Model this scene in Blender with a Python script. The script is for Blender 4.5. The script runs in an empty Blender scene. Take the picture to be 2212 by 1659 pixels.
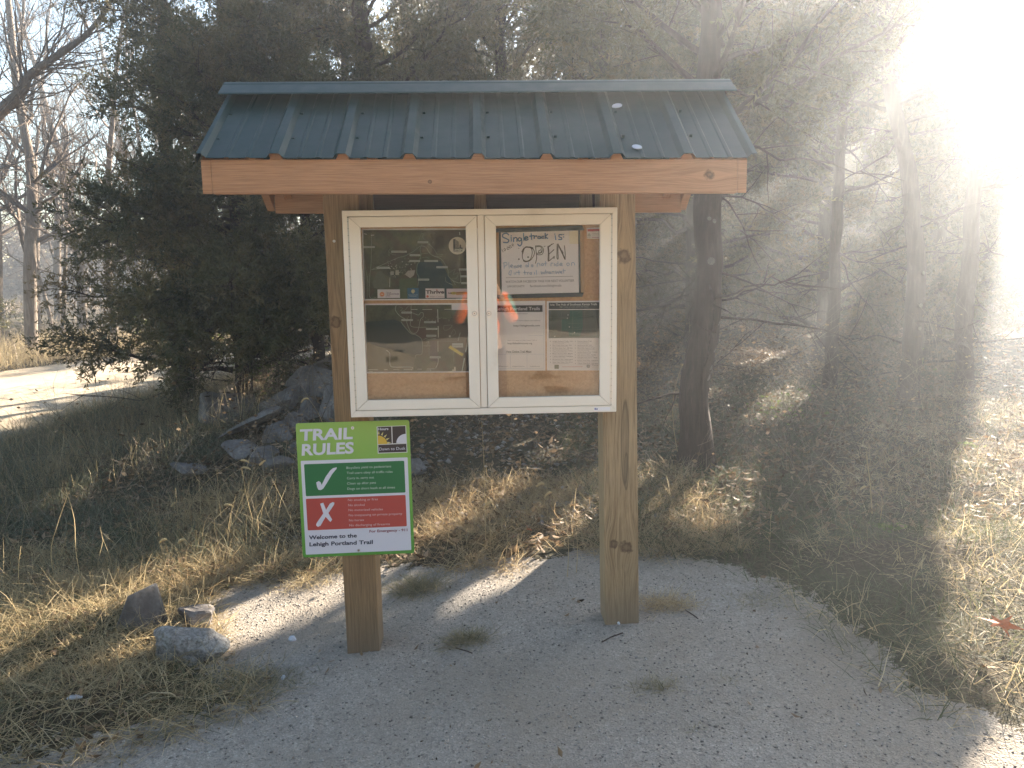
import bpy, math, random
import numpy as np
from mathutils import Vector, Matrix
R = random.Random(7)
rng = np.random.default_rng(11)
sc = bpy.context.scene
COL = sc.collection
rad = math.radians

# ------------------------------------------------------------------ camera
F, CX, CY = 1715.1, 1106., 829.5
_cy, _sy, _p, _r = math.cos(.0366), math.sin(.0366), .1493, -.0147
CAM = np.array([-.003, -3.6, 1.868])
fw = np.array([_sy * math.cos(_p), _cy * math.cos(_p), -math.sin(_p)])
rt = np.array([_cy, -_sy, 0.]); up = np.cross(rt, fw)
rt, up = math.cos(_r) * rt + math.sin(_r) * up, -math.sin(_r) * rt + math.cos(_r) * up
cd = bpy.data.cameras.new("camera"); cam = bpy.data.objects.new("camera", cd); COL.objects.link(cam)
cam.matrix_world = Matrix(((rt[0], up[0], -fw[0], CAM[0]), (rt[1], up[1], -fw[1], CAM[1]), (rt[2], up[2], -fw[2], CAM[2]), (0, 0, 0, 1)))
cd.lens = 36 * F / 2212; cd.sensor_width = 36; cd.clip_end = 2000; cd.clip_start = .02
sc.camera = cam

def ray(x, y): return fw + (x - CX) / F * rt - (y - CY) / F * up
def ony(x, y, Y):
    d = ray(x, y); return CAM + d * (Y - CAM[1]) / d[1]

# ------------------------------------------------------------------ sun
SAZ, SEL = rad(35.), rad(20.)
SUN = np.array([math.sin(SAZ) * math.cos(SEL), math.cos(SAZ) * math.cos(SEL), math.sin(SEL)])

# ------------------------------------------------------------------ noise helpers (numpy value noise)
def vnoise(x, y, seed=0):
    x = np.asarray(x, float); y = np.asarray(y, float)
    xi = np.floor(x).astype(np.int64); yi = np.floor(y).astype(np.int64)
    fx = x - xi; fy = y - yi; fx = fx * fx * (3 - 2 * fx); fy = fy * fy * (3 - 2 * fy)
    def h(a, b):
        n = (a * 374761393 + b * 668265263 + seed * 974634777) & 0xffffffff
        n = ((n ^ (n >> 13)) * 1274126177) & 0xffffffff
        return ((n ^ (n >> 16)) & 0xffff) / 65535.
    return (h(xi, yi) * (1 - fx) + h(xi + 1, yi) * fx) * (1 - fy) + (h(xi, yi + 1) * (1 - fx) + h(xi + 1, yi + 1) * fx) * fy

def sdf_poly(x, y, P):      # signed distance, negative inside
    x = np.asarray(x, float); y = np.asarray(y, float)
    d = np.full(x.shape, 1e9); ins = np.zeros(x.shape, bool)
    for i in range(len(P)):
        ax, ay = P[i]; bx, by = P[(i + 1) % len(P)]
        ex, ey = bx - ax, by - ay
        t = np.clip(((x - ax) * ex + (y - ay) * ey) / (ex * ex + ey * ey), 0, 1)
        d = np.minimum(d, np.hypot(x - ax - t * ex, y - ay - t * ey))
        c = ((ay > y) != (by > y)) & (x < (bx - ax) * (y - ay) / ((by - ay) if by != ay else 1e-9) + ax)
        ins ^= c
    return np.where(ins, -d, d)

def seg_d(x, y, a, b):
    ex, ey = b[0] - a[0], b[1] - a[1]
    t = np.clip(((x - a[0]) * ex + (y - a[1]) * ey) / (ex * ex + ey * ey), 0, 1)
    return np.hypot(x - a[0] - t * ex, y - a[1] - t * ey)

PAD = [(-1.62, 1.0), (-.87, 1.16), (-.15, .98), (.7, 1.04), (1.22, .81), (1.54, .23), (1.56, -.5), (1.7, -.9), (2.0, -1.15), (3.5, -1.9), (9, -3.5),
       (9.5, -4.6), (3, -3.4), (-6.4, -2.4), (-3.5, -1.0), (-1.95, -.74), (-1.3, -.56), (-.98, -.35), (-1.25, .05), (-1.5, .5)]
ROAD = [(-5.7, 2), (-5.6, 5.6), (-5.4, 8.2), (-4.9, 10), (-3.4, 14), (-1, 18), (3, 24), (9, 30), (5, 32), (-1, 25.5), (-4.5, 20), (-7, 15.8),
        (-8.4, 13.7), (-9.3, 11.9), (-9.9, 8), (-10, 0), (-10, -17), (11, -17), (10, -4.3), (3, -3.1), (-6.4, -2.1)]

def terr(x, y):
    x = np.asarray(x, float); y = np.asarray(y, float)
    h = .045 + .1 * np.tanh(x * .9)
    h = h + .62 * np.exp(-((x + 1.3) / 1.5) ** 2 - ((y - 5.1) / 1.8) ** 2)
    h = h + .25 * np.clip((y - 3) / 10, 0, 1) * np.clip((x + 3) / 4, 0, 1)
    near = np.clip((sdf_poly(x, y, PAD)) / .6, 0, 1) * np.clip(sdf_poly(x, y, ROAD) / .6, 0, 1)
    h = h + near * ((vnoise(x * 1.3, y * 1.3, 3) - .5) * .12 + (vnoise(x * 4, y * 4, 5) - .5) * .04)
    h = h + (vnoise(x * 2.1, y * 2.1, 9) - .5) * .02 + .03 * near
    return h
def onter(x, y):
    d = ray(x, y); t = np.linspace(1.5, 60, 4000)
    P = CAM[None] + d[None] * t[:, None]
    k = np.argmax(P[:, 2] < terr(P[:, 0], P[:, 1]))
    return P[k]

def lit(P):
    """True where the shadow of a leaf at P would fall in a patch the photo shows sunlit"""
    t = (P[:, 2] - .1) / SUN[2]
    x = P[:, 0] - SUN[0] * t; y = P[:, 1] - SUN[1] * t
    n = vnoise(x * 2.2, y * 2.2, 21) - .5; n2 = vnoise(x * 6, y * 6, 22) - .5
    m = (x - np.where(y > .65, 2.5 + .70 * (y - .65), 2.5 + .45 * (y - .65)) + n * .3 > 0) & (y < 5.2 + n)
    m |= (y < -6.2 + n * 1.2) & (np.abs(x + 1) < 9)
    m |= seg_d(x, y, (-.3, -3.8), (-2.6, -7.2)) < .8 + n
    m |= seg_d(x, y, (-2.7, .45), (-1.3, .9)) < .38 + n * .6 + n2 * .2
    m |= seg_d(x, y, (-1.3, 1.0), (1.0, 2.0)) < .75 + n * .9 + n2 * .3
    m |= seg_d(x, y, (-1.35, -.45), (-2.6, -2.2)) < .12 + n2 * .3
    m |= seg_d(x, y, (2.6, 4.6), (3.5, 6.0)) < .55 + n * .8
    m |= seg_d(x, y, (1.2, 3.2), (1.9, 4.2)) < .2 + n * .5
    m |= seg_d(x, y, (-7.9, 6.5), (-7.4, 12)) < 1.9 + n * 2.2
    m |= (x < -6.3 + n) & (y > 8.6 + n)
    m |= (x < -9.6) & (y > 5)
    m |= (vnoise(x * 1.1 + y * .5, y * .9, 33) > .80) & (y > 1.6)
    return m

# ------------------------------------------------------------------ materials
def mat(name, col=(.5, .5, .5), rough=.6, metal=0., spec=.5):
    m = bpy.data.materials.new(name); m.use_nodes = True
    b = m.node_tree.nodes['Principled BSDF']
    b.inputs['Base Color'].default_value = (*col, 1); b.inputs['Roughness'].default_value = rough
    b.inputs['Metallic'].default_value = metal; b.inputs['Specular IOR Level'].default_value = spec
    return m
class N:
    def __init__(s, m): s.t = m.node_tree; s.n = s.t.nodes; s.l = s.t.links; s.b = s.n.get('Principled BSDF')
    def new(s, k, **kw):
        n = s.n.new(k)
        for a, v in kw.items(): setattr(n, a, v)
        return n
    def link(s, a, b): s.l.new(a, b)
    def coords(s, scale=(1, 1, 1), rot=(0, 0, 0)):
        c = s.new('ShaderNodeTexCoord'); mp = s.new('ShaderNodeMapping')
        mp.inputs['Scale'].default_value = scale; mp.inputs['Rotation'].default_value = rot
        s.link(c.outputs['Object'], mp.inputs[0]); return mp.outputs[0]
    def noise(s, v, scale, det=4, rough=.6, dist=0.):
        n = s.new('ShaderNodeTexNoise'); n.inputs['Scale'].default_value = scale; n.inputs['Detail'].default_value = det
        n.inputs['Roughness'].default_value = rough; n.inputs['Distortion'].default_value = dist
        if v is not None: s.link(v, n.inputs['Vector'])
        return n.outputs['Fac']
    def ramp(s, f, stops):
        r = s.new('ShaderNodeValToRGB'); e = r.color_ramp.elements
        while len(e) < len(stops): e.new(.5)
        for i, (p, c) in enumerate(stops): e[i].position = p; e[i].color = (*c, 1)
        s.link(f, r.inputs[0]); return r.outputs[0]
    def mix(s, f, a, b, mode='MIX'):
        x = s.new('ShaderNodeMix', data_type='RGBA', blend_type=mode)
        for k, v in ((0, f), (6, a), (7, b)):
            if isinstance(v, (int, float)): x.inputs[k].default_value = v
            elif isinstance(v, tuple): x.inputs[k].default_value = (*v, 1)
            else: s.link(v, x.inputs[k])
        return x.outputs[2]
    def bump(s, h, st=.3, d=.01):
        b = s.new('ShaderNodeBump'); b.inputs['Strength'].default_value = st; b.inputs['Distance'].default_value = d
        s.link(h, b.inputs['Height']); s.link(b.outputs[0], s.b.inputs['Normal'])
    def base(s, c): s.link(c, s.b.inputs['Base Color'])

def wood(name, a, b, c, axis=0, knots=(), ks=.02, grain=1., wide=1.2, streak=(), foot=None):
    """grain runs along `axis` of object space; knots = object-space points"""
    m = mat(name, a, .72, spec=.25); n = N(m)
    sc_ = [26, 26, 26]; sc_[axis] = wide
    tc = n.new('ShaderNodeTexCoord'); vec = tc.outputs['Object']
    for kx, ky, kz, r in knots:      # pull the grain round each knot
        d = n.new('ShaderNodeVectorMath', operation='SUBTRACT'); n.link(tc.outputs['Object'], d.inputs[0]); d.inputs[1].default_value = (kx, ky, kz)
        sq = n.new('ShaderNodeVectorMath', operation='MULTIPLY'); n.link(d.outputs[0], sq.inputs[0])
        w = [1 / r, 1 / r, 1 / r]; w[axis] *= .42; sq.inputs[1].default_value = w
        ln = n.new('ShaderNodeVectorMath', operation='LENGTH'); n.link(sq.outputs[0], ln.inputs[0])
        e = n.new('ShaderNodeMath', operation='MULTIPLY'); n.link(ln.outputs['Value'], e.inputs[0]); n.link(ln.outputs['Value'], e.inputs[1])
        g = n.new('ShaderNodeMath', operation='MULTIPLY'); n.link(e.outputs[0], g.inputs[0]); g.inputs[1].default_value = -.35
        ex = n.new('ShaderNodeMath', operation='EXPONENT'); n.link(g.outputs[0], ex.inputs[0])
        off = n.new('ShaderNodeVectorMath', operation='SCALE'); n.link(d.outputs[0], off.inputs[0]); n.link(ex.outputs[0], off.inputs['Scale'])
        sub = n.new('ShaderNodeVectorMath', operation='SUBTRACT'); n.link(vec, sub.inputs[0]); n.link(off.outputs[0], sub.inputs[1]); vec = sub.outputs[0]
    mp = n.new('ShaderNodeMapping'); mp.inputs['Scale'].default_value = sc_; n.link(vec, mp.inputs[0])
    f1 = n.noise(mp.outputs[0], 1.0, 3, .5, .6)
    mul = n.new('ShaderNodeMath', operation='MULTIPLY'); n.link(f1, mul.inputs[0]); mul.inputs[1].default_value = 9.
    sn = n.new('ShaderNodeMath', operation='SINE'); n.link(mul.outputs[0], sn.inputs[0])
    f = n.new('ShaderNodeMath', operation='MULTIPLY_ADD'); n.link(sn.outputs[0], f.inputs[0]); f.inputs[1].default_value = .5; f.inputs[2].default_value = .5
    mp2 = n.new('ShaderNodeMapping'); s2 = [220, 220, 220]; s2[axis] = 6; mp2.inputs['Scale'].default_value = s2; n.link(vec, mp2.inputs[0])
    fine = n.noise(mp2.outputs[0], 1, 3, .7)
    big = n.noise(n.coords(), 2.2, 3)
    c1 = n.mix(f.outputs[0], a, b)
    c1 = n.mix(n.ramp(big, [(.35, (0, 0, 0)), (.7, (.75, .75, .75))]), c1, c)
    c1 = n.mix(n.ramp(fine, [(.3, (.55 * grain,) * 3), (.62, (0, 0, 0))]), c1, tuple(v * .45 for v in b))
    for kx, ky, kz, r in knots:
        d = n.new('ShaderNodeVectorMath', operation='DISTANCE'); n.link(tc.outputs['Object'], d.inputs[0]); d.inputs[1].default_value = (kx, ky, kz)
        kn = n.new('ShaderNodeMath', operation='MULTIPLY_ADD'); n.link(n.noise(tc.outputs['Object'], 38, 2), kn.inputs[0]); kn.inputs[1].default_value = r * 1.5; n.link(d.outputs['Value'], kn.inputs[2])
        dv = n.new('ShaderNodeMath', operation='DIVIDE'); n.link(kn.outputs[0], dv.inputs[0]); dv.inputs[1].default_value = r * 1.75
        c1 = n.mix(n.ramp(dv.outputs[0], [(.0, (.75,) * 3), (.5, (.45,) * 3), (.66, (.62,) * 3), (.8, (.9,) * 3), (.93, (.35,) * 3), (1.0, (0, 0, 0))]), c1, (.085, .045, .022))
    for (sx, sz, wx, wz) in streak:
        sp = n.new('ShaderNodeMapping'); sp.vector_type = 'TEXTURE'; sp.inputs['Location'].default_value = (sx, 0, sz); sp.inputs['Scale'].default_value = (wx, 1e3, wz); n.link(vec, sp.inputs[0])
        ln = n.new('ShaderNodeVectorMath', operation='LENGTH'); n.link(sp.outputs[0], ln.inputs[0])
        c1 = n.mix(n.ramp(ln.outputs['Value'], [(0, (.18,) * 3), (.72, (.32,) * 3), (.9, (.75,) * 3), (1, (0, 0, 0))]), c1, (.085, .06, .03))
    if foot is not None:      # soil splash and damp at the foot
        sx = n.new('ShaderNodeSeparateXYZ'); n.link(tc.outputs['Object'], sx.inputs[0]); ad = n.new('ShaderNodeMath', operation='MULTIPLY_ADD'); n.link(fine, ad.inputs[0]); ad.inputs[1].default_value = -.12; n.link(sx.outputs[2], ad.inputs[2])
        mr = n.new('ShaderNodeMapRange'); n.link(ad.outputs[0], mr.inputs[0]); mr.inputs[1].default_value = foot - .06; mr.inputs[2].default_value = foot + .20; mr.inputs[3].default_value = .6; mr.inputs[4].default_value = 0
        c1 = n.mix(mr.outputs[0], c1, (.17, .13, .095))
    n.base(c1); n.bump(fine, .35, .003)
    return m

def flat(name, col, rough=.75): return mat(name, col, rough, spec=.2)
_ink = {}
def ink(c):
    k = tuple(round(v, 3) for v in c)
    if k not in _ink:
        m = mat('ink', k, .75, spec=.15)
        _ink[k] = m
    return _ink[k]

def leafmat(name, cols, trans=.35, rough=.7, nscale=1.5, attr=True, spec=.18):
    m = mat(name, cols[0], rough, spec=spec); n = N(m)
    if attr:
        a = n.new('ShaderNodeAttribute', attribute_name='tint'); f = a.outputs['Fac']
    else:
        f = n.noise(n.coords(), nscale, 2)
    st = [(i / (len(cols) - 1), c) for i, c in enumerate(cols)]
    c = n.ramp(f, st); n.base(c)
    tr = n.new('ShaderNodeBsdfTranslucent'); n.link(c, tr.inputs[0])
    mx = n.new('ShaderNodeMixShader'); mx.inputs[0].default_value = trans
    out = n.n['Material Output']; n.link(n.b.outputs[0], mx.inputs[1]); n.link(tr.outputs[0], mx.inputs[2]); n.link(mx.outputs[0], out.inputs[0])
    return m

M = {}
M['post_left'] = wood('post wood left', (.33, .20, .10), (.25, .145, .07), (.27, .19, .10), 2, [(-.672, .07, 1.62, .03)], grain=1.3, foot=.0)
M['post_right'] = wood('post wood right', (.42, .29, .155), (.24, .15, .07), (.34, .245, .14), 2,
                       [(.612, .07, .525, .024), (.672, .07, .50, .034), (.655, .07, 1.90, .035)], grain=1.3, streak=((.665, 1.02, .020, .22), (.672, .88, .012, .10)), foot=.08)
M['fascia'] = wood('stained fascia wood', (.47, .245, .125), (.37, .18, .09), (.41, .215, .11), 0, [(.93, -.328, 2.215, .024), (-.2, -.328, 2.20, .008)])
M['rafter'] = wood('rafter wood', (.40, .19, .09), (.30, .14, .07), (.34, .17, .08), 1)
M['header'] = wood('shade toned header wood', (.10, .055, .045), (.07, .04, .03), (.085, .05, .04), 0)  # brown darkened to carry the shade under the roof
M['metal'] = mat('green roof metal', (.014, .055, .06), .48, .0, .2); n = N(M['metal'])
n.b.inputs['Coat Weight'].default_value = .08; n.b.inputs['Coat Roughness'].default_value = .2
nf = n.noise(n.coords((1, 1, 1)), 14, 5); n.base(n.ramp(nf, [(.35, (.004, .026, .025)), (.75, (.008, .035, .033))]))
r_ = n.ramp(nf, [(.3, (.34,) * 3), (.8, (.55,) * 3)]); n.link(r_, n.b.inputs['Roughness'])
M['alu'] = mat('cream painted aluminium', (.78, .70, .585), .42, .0, .5); n = N(M['alu'])
nf = n.noise(n.coords((1, 1, 1)), 6, 6); n.base(n.ramp(nf, [(.3, (.86, .785, .68)), (.62, (.83, .755, .65)), (.8, (.70, .62, .50))]))
M['groove'] = flat('dark seam', (.06, .05, .04))
M['steel'] = mat('steel', (.55, .54, .52), .35, 1.)
M['brass'] = mat('worn lock metal', (.35, .25, .2), .4, .8)
M['cork'] = mat('tan cork board', (.60, .36, .19), .85, spec=.1); n = N(M['cork'])
nf = n.noise(n.coords(), 90, 4, .7); n.base(n.ramp(nf, [(.3, (.50, .28, .14)), (.7, (.68, .43, .24))]))
M['white'] = flat('white paper', (.84, .80, .80)); M['chip'] = flat('white chip', (.55, .56, .60))
gl = bpy.data.materials.new('glass pane'); gl.use_nodes = True; t = gl.node_tree; t.nodes.clear()
o = t.nodes.new('ShaderNodeOutputMaterial'); mx = t.nodes.new('ShaderNodeMixShader'); tr = t.nodes.new('ShaderNodeBsdfTransparent'); gs = t.nodes.new('ShaderNodeBsdfGlossy')
fr = t.nodes.new('ShaderNodeFresnel'); fr.inputs[0].default_value = 1.5; gs.inputs['Roughness'].default_value = .0; tr.inputs[0].default_value = (.995, .995, .99, 1)
t.links.new(fr.outputs[0], mx.inputs[0]); t.links.new(tr.outputs[0], mx.inputs[1]); t.links.new(gs.outputs[0], mx.inputs[2]); t.links.new(mx.outputs[0], o.inputs[0])
M['glass'] = gl

def barkmat(name, a, b, sc_=1.):
    m = mat(name, a, .9, spec=.15); n = N(m)
    v = n.coords((28 * sc_, 28 * sc_, 3.2 * sc_)); f = n.noise(v, 1., 5, .7, .8)
    g = n.noise(n.coords(), 3, 3)
    c = n.ramp(f, [(.3, tuple(x * .35 for x in a)), (.5, a), (.72, b)]); c = n.mix(g, c, tuple(x * .7 for x in a)); n.base(c)
    n.bump(f, .9, .02); return m
M['bark'] = barkmat('cedar bark', (.065, .04, .03), (.15, .105, .08))
M['bark_pale'] = barkmat('pale bark', (.22, .17, .13), (.42, .36, .30), .8)  # paler tan bark for the bare tree trunks and the arching limb
M['bark_grey'] = barkmat('grey bark', (.17, .13, .10), (.34, .27, .22), .8)
M['cutwood'] = mat('cut branch wood', (.45, .36, .30), .8); n = N(M['cutwood'])
w = n.noise(n.coords(), 60, 3, .6, 2.); n.base(n.ramp(w, [(.3, (.05, .035, .028)), (.5, (.13, .10, .08)), (.75, (.22, .185, .155))]))
M['cedar'] = leafmat('cedar sprays', [(.042, .046, .017), (.085, .080, .026), (.14, .115, .042), (.22, .16, .07), (.36, .26, .13)], .42, .42, spec=.45)
M['cedar_brown'] = leafmat('bronzed cedar sprays', [(.065, .055, .02), (.125, .10, .035), (.20, .14, .055), (.32, .21, .10)], .45, .42, spec=.45)
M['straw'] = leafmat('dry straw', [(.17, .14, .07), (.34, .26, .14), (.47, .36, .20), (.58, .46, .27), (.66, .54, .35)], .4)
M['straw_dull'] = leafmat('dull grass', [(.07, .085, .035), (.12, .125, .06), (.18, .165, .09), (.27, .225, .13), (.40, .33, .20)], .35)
M['weeds'] = leafmat('grey green weeds', [(.07, .085, .045), (.12, .13, .075), (.19, .185, .12), (.28, .255, .17), (.40, .35, .24)], .4)
M['straw_red'] = leafmat('rusty straw', [(.14, .10, .055), (.33, .23, .125), (.48, .36, .20), (.60, .48, .29)], .4)
M['litter'] = leafmat('fallen leaves', [(.07, .045, .025), (.16, .10, .055), (.27, .18, .10), (.40, .28, .18)], .25)
M['twig'] = leafmat('bramble stems', [(.06, .045, .03), (.13, .09, .06), (.24, .18, .12), (.36, .28, .2)], .0)
M['greenleaf'] = leafmat('green leaves', [(.09, .13, .03), (.17, .22, .05), (.30, .33, .10)], .45)
M['seed'] = mat('seed head', (.55, .40, .20), .8)
M['oak'] = flat('orange oak leaf', (.55, .15, .05))

M['rock'] = mat('limestone', (.34, .31, .29), .9, spec=.15); n = N(M['rock'])
f1 = n.noise(n.coords(), 5, 6, .65); f2 = n.noise(n.coords(), 40, 5, .7)
c = n.ramp(f1, [(.3, (.085, .075, .07)), (.5, (.165, .15, .14)), (.72, (.29, .265, .245))]); c = n.mix(n.ramp(f2, [(.35, (.6,) * 3), (.6, (0, 0, 0))]), c, (.12, .10, .09))
n.base(c); n.bump(f2, .6, .012)
M['rock_pale'] = mat('pale pitted limestone', (.45, .42, .39), .9, spec=.15); n = N(M['rock_pale'])
f1 = n.noise(n.coords(), 9, 6, .7); f2 = n.noise(n.coords(), 55, 6, .75)
c = n.ramp(f1, [(.32, (.22, .20, .18)), (.5, (.42, .39, .36)), (.72, (.58, .55, .51))]); c = n.mix(n.ramp(f2, [(.38, (.8,) * 3), (.56, (0, 0, 0))]), c, (.14, .125, .11)); n.base(c); n.bump(f2, 1., .02)
M['rock_dark'] = mat('dark limestone', (.16, .14, .13), .9, spec=.15); n = N(M['rock_dark'])
f1 = n.noise(n.coords(), 5, 6, .65); f2 = n.noise(n.coords(), 40, 5, .7); n.base(n.ramp(f1, [(.3, (.09, .08, .07)), (.7, (.24, .21, .19))])); n.bump(f2, .6, .012)

M['soil'] = mat('leafy soil', (.10, .07, .045), .95, spec=.1); n = N(M['soil'])
f1 = n.noise(n.coords(), .9, 5, .6); f2 = n.noise(n.coords(), 38, 6, .75)
c = n.ramp(f2, [(.28, (.025, .018, .012)), (.5, (.085, .062, .038)), (.72, (.22, .165, .10))])
c = n.mix(n.ramp(f1, [(.4, (0, 0, 0)), (.62, (.6,) * 3)]), c, (.055, .062, .03)); n.base(c); n.bump(f2, .9, .03)

def gravelmat(name, base, hole=True):
    m = mat(name, base, .93, spec=.12); n = N(m)
    v = n.coords()
    vo = n.new('ShaderNodeTexVoronoi'); vo.inputs['Scale'].default_value = 150; n.link(v, vo.inputs['Vector'])
    vo2 = n.new('ShaderNodeTexVoronoi'); vo2.inputs['Scale'].default_value = 62; n.link(v, vo2.inputs['Vector'])
    big = n.noise(v, .9, 5, .6); mid = n.noise(v, 7, 6, .7)
    sep = n.new('ShaderNodeSeparateColor'); n.link(vo.outputs['Color'], sep.inputs[0])
    sep2 = n.new('ShaderNodeSeparateColor'); n.link(vo2.outputs['Color'], sep2.inputs[0])
    g = n.ramp(sep.outputs[0], [(0, tuple(x * .42 for x in base)), (.35, tuple(x * .85 for x in base)), (.8, base), (1, tuple(min(1, x * 1.55) for x in base))])
    g2 = n.ramp(sep2.outputs[1], [(0, tuple(x * .38 for x in base)), (.12, base), (.9, base), (1, tuple(min(1, x * 1.5) for x in base))])
    c = n.mix(.45, g, g2)
    c = n.mix(n.ramp(mid, [(.35, (.5,) * 3), (.6, (0, 0, 0))]), c, tuple(x * .62 for x in base))
    c = n.mix(n.ramp(big, [(.45, (0, 0, 0)), (.7, (.7,) * 3)]), c, (base[0] * .72, base[1] * .66, base[2] * .58))
    n.base(c)
    add = n.new('ShaderNodeMath', operation='ADD'); n.link(vo.outputs['Distance'], add.inputs[0]); n.link(vo2.outputs['Distance'], add.inputs[1])
    n.bump(add.outputs[0], .5, .006)
    if hole:                       # ragged edge: the gravel thins out into the soil
        a = n.new('ShaderNodeAttribute', attribute_name='edge')
        nn = n.noise(v, 16, 5, .75)
        s = n.new('ShaderNodeMath', operation='ADD'); n.link(a.outputs['Fac'], s.inputs[0]); n.link(nn, s.inputs[1])
        gt = n.new('ShaderNodeMath', operation='GREATER_THAN'); n.link(s.outputs[0], gt.inputs[0]); gt.inputs[1].default_value = .80
        tr = n.new('ShaderNodeBsdfTransparent'); mx = n.new('ShaderNodeMixShader'); out = n.n['Material Output']
        n.link(gt.outputs[0], mx.inputs[0]); n.link(tr.outputs[0], mx.inputs[1]); n.link(n.b.outputs[0], mx.inputs[2]); n.link(mx.outputs[0], out.inputs[0])
    return m
M['gravel'] = gravelmat('crushed limestone', (.355, .31, .26))
M['road'] = gravelmat('road gravel', (.54, .44, .32))
M['pebble'] = leafmat('pebbles', [(.12, .10, .09), (.22, .19, .165), (.32, .28, .245), (.42, .38, .34)], .0)

# ------------------------------------------------------------------ object helpers
def link(name, me, parent=None, loc=None):
    o = bpy.data.objects.new(name, me); COL.objects.link(o)
    if parent is not None:
        o.parent = parent; o.matrix_parent_inverse = Matrix.Translation(-Vector(parent.location)) if parent.get('_t') is None else parent.matrix_world.inverted()
    if loc is not None: o.location = loc
    return o
def tag(o, label, cat, group=None, kind=None):
    if label: o['label'] = label
    if cat: o['category'] = cat
    if group: o['group'] = group
    if kind: o['kind'] = kind
    return o
def thing(name, label, cat, loc=(0, 0, 0), group=None):
    o = bpy.data.objects.new(name, None); COL.objects.link(o); o.location = loc; o.empty_display_size = .1
    return tag(o, label, cat, group)

class MB:
    """collects vertices, faces and a material index"""
    def __init__(s): s.v = []; s.f = []; s.m = []; s.mats = []
    def mi(s, m):
        if m not in s.mats: s.mats.append(m)
        return s.mats.index(m)
    def add(s, vs, fs, m):
        b = len(s.v); s.v += [tuple(map(float, q)) for q in vs]; k = s.mi(m)
        for f in fs: s.f.append([b + i for i in f]); s.m.append(k)
    def box(s, c, d, m, rot=None):
        x, y, z = (q / 2 for q in d)
        vs = [Vector((sx * x, sy * y, sz * z)) for sx in (-1, 1) for sy in (-1, 1) for sz in (-1, 1)]
        if rot is not None: vs = [rot @ v for v in vs]
        vs = [(v.x + c[0], v.y + c[1], v.z + c[2]) for v in vs]
        s.add(vs, [(0, 1, 3, 2), (4, 6, 7, 5), (0, 4, 5, 1), (2, 3, 7, 6), (0, 2, 6, 4), (1, 5, 7, 3)], m)
    def hexa(s, P, m):   # P: 8 pts: 4 of one end then 4 of the other
        s.add(P, [(0, 1, 2, 3), (7, 6, 5, 4), (0, 4, 5, 1), (1, 5, 6, 2), (2, 6, 7, 3), (3, 7, 4, 0)], m)
    def prism(s, pts, y0, y1, m):   # polygon in x,z extruded along y
        n = len(pts); vs = [(x, y0, z) for x, z in pts] + [(x, y1, z) for x, z in pts]
        s.add(vs, [list(range(n)), list(range(2 * n - 1, n - 1, -1))] + [(i, i + n, (i + 1) % n + n, (i + 1) % n) for i in range(n)], m)
    def tube(s, pts, r, m, n=6, cap=True):
        pts = [Vector(p) for p in pts]; rs = r if hasattr(r, '__len__') else [r] * len(pts)
        b = len(s.v); k = s.mi(m); a = None
        for i, p in enumerate(pts):
            d = (pts[min(i + 1, len(pts) - 1)] - pts[max(i - 1, 0)]).normalized()
            if a is None: a = d.orthogonal().normalized()
            else: a = (a - d * a.dot(d)).normalized()
            c = d.cross(a)
            for j in range(n):
                t = 2 * math.pi * j / n; q = p + (a * math.cos(t) + c * math.sin(t)) * rs[i]; s.v.append((q.x, q.y, q.z))
        for i in range(len(pts) - 1):
            for j in range(n):
                s.f.append([b + i * n + j, b + i * n + (j + 1) % n, b + (i + 1) * n + (j + 1) % n, b + (i + 1) * n + j]); s.m.append(k)
        if cap:
            s.f.append([b + j for j in range(n)][::-1]); s.m.append(k)
            e = b + (len(pts) - 1) * n; s.f.append([e + j for j in range(n)]); s.m.append(k)
    def build(s, name, parent=None, bevel=0., smooth=False, seg=2):
        me = bpy.data.meshes.new(name); me.from_pydata(s.v, [], s.f)
        for m in s.mats: me.materials.append(m)
        me.polygons.foreach_set('material_index', s.m)
        if smooth: me.polygons.foreach_set('use_smooth', [True] * len(s.f))
        me.update()
        o = link(name, me, parent)
        if bevel:
            bm = o.modifiers.new('bevel', 'BEVEL'); bm.width = bevel; bm.segments = seg; bm.limit_method = 'ANGLE'; bm.angle_limit = rad(40); bm.harden_normals = False
        return o

def npmesh(name, V, faces, m, tint=None, parent=None, smooth=False, attr='tint'):
    """faces: (n,k) int array; V: (m,3)"""
    me = bpy.data.meshes.new(name); nf, k = faces.shape
    me.vertices.add(len(V)); me.vertices.foreach_set('co', V.astype(np.float32).ravel())
    me.loops.add(nf * k); me.loops.foreach_set('vertex_index', faces.astype(np.int32).ravel())
    me.polygons.add(nf); me.polygons.foreach_set('loop_start', (np.arange(nf) * k).astype(np.int32))
    me.polygons.foreach_set('loop_total', np.full(nf, k, np.int32))
    if smooth: me.polygons.foreach_set('use_smooth', np.ones(nf, bool))
    me.update(calc_edges=True)
    if tint is not None:
        a = me.attributes.new(attr, 'FLOAT', 'POINT'); a.data.foreach_set('value', tint.astype(np.float32))
    me.materials.append(m)
    return link(name, me, parent)

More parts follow.
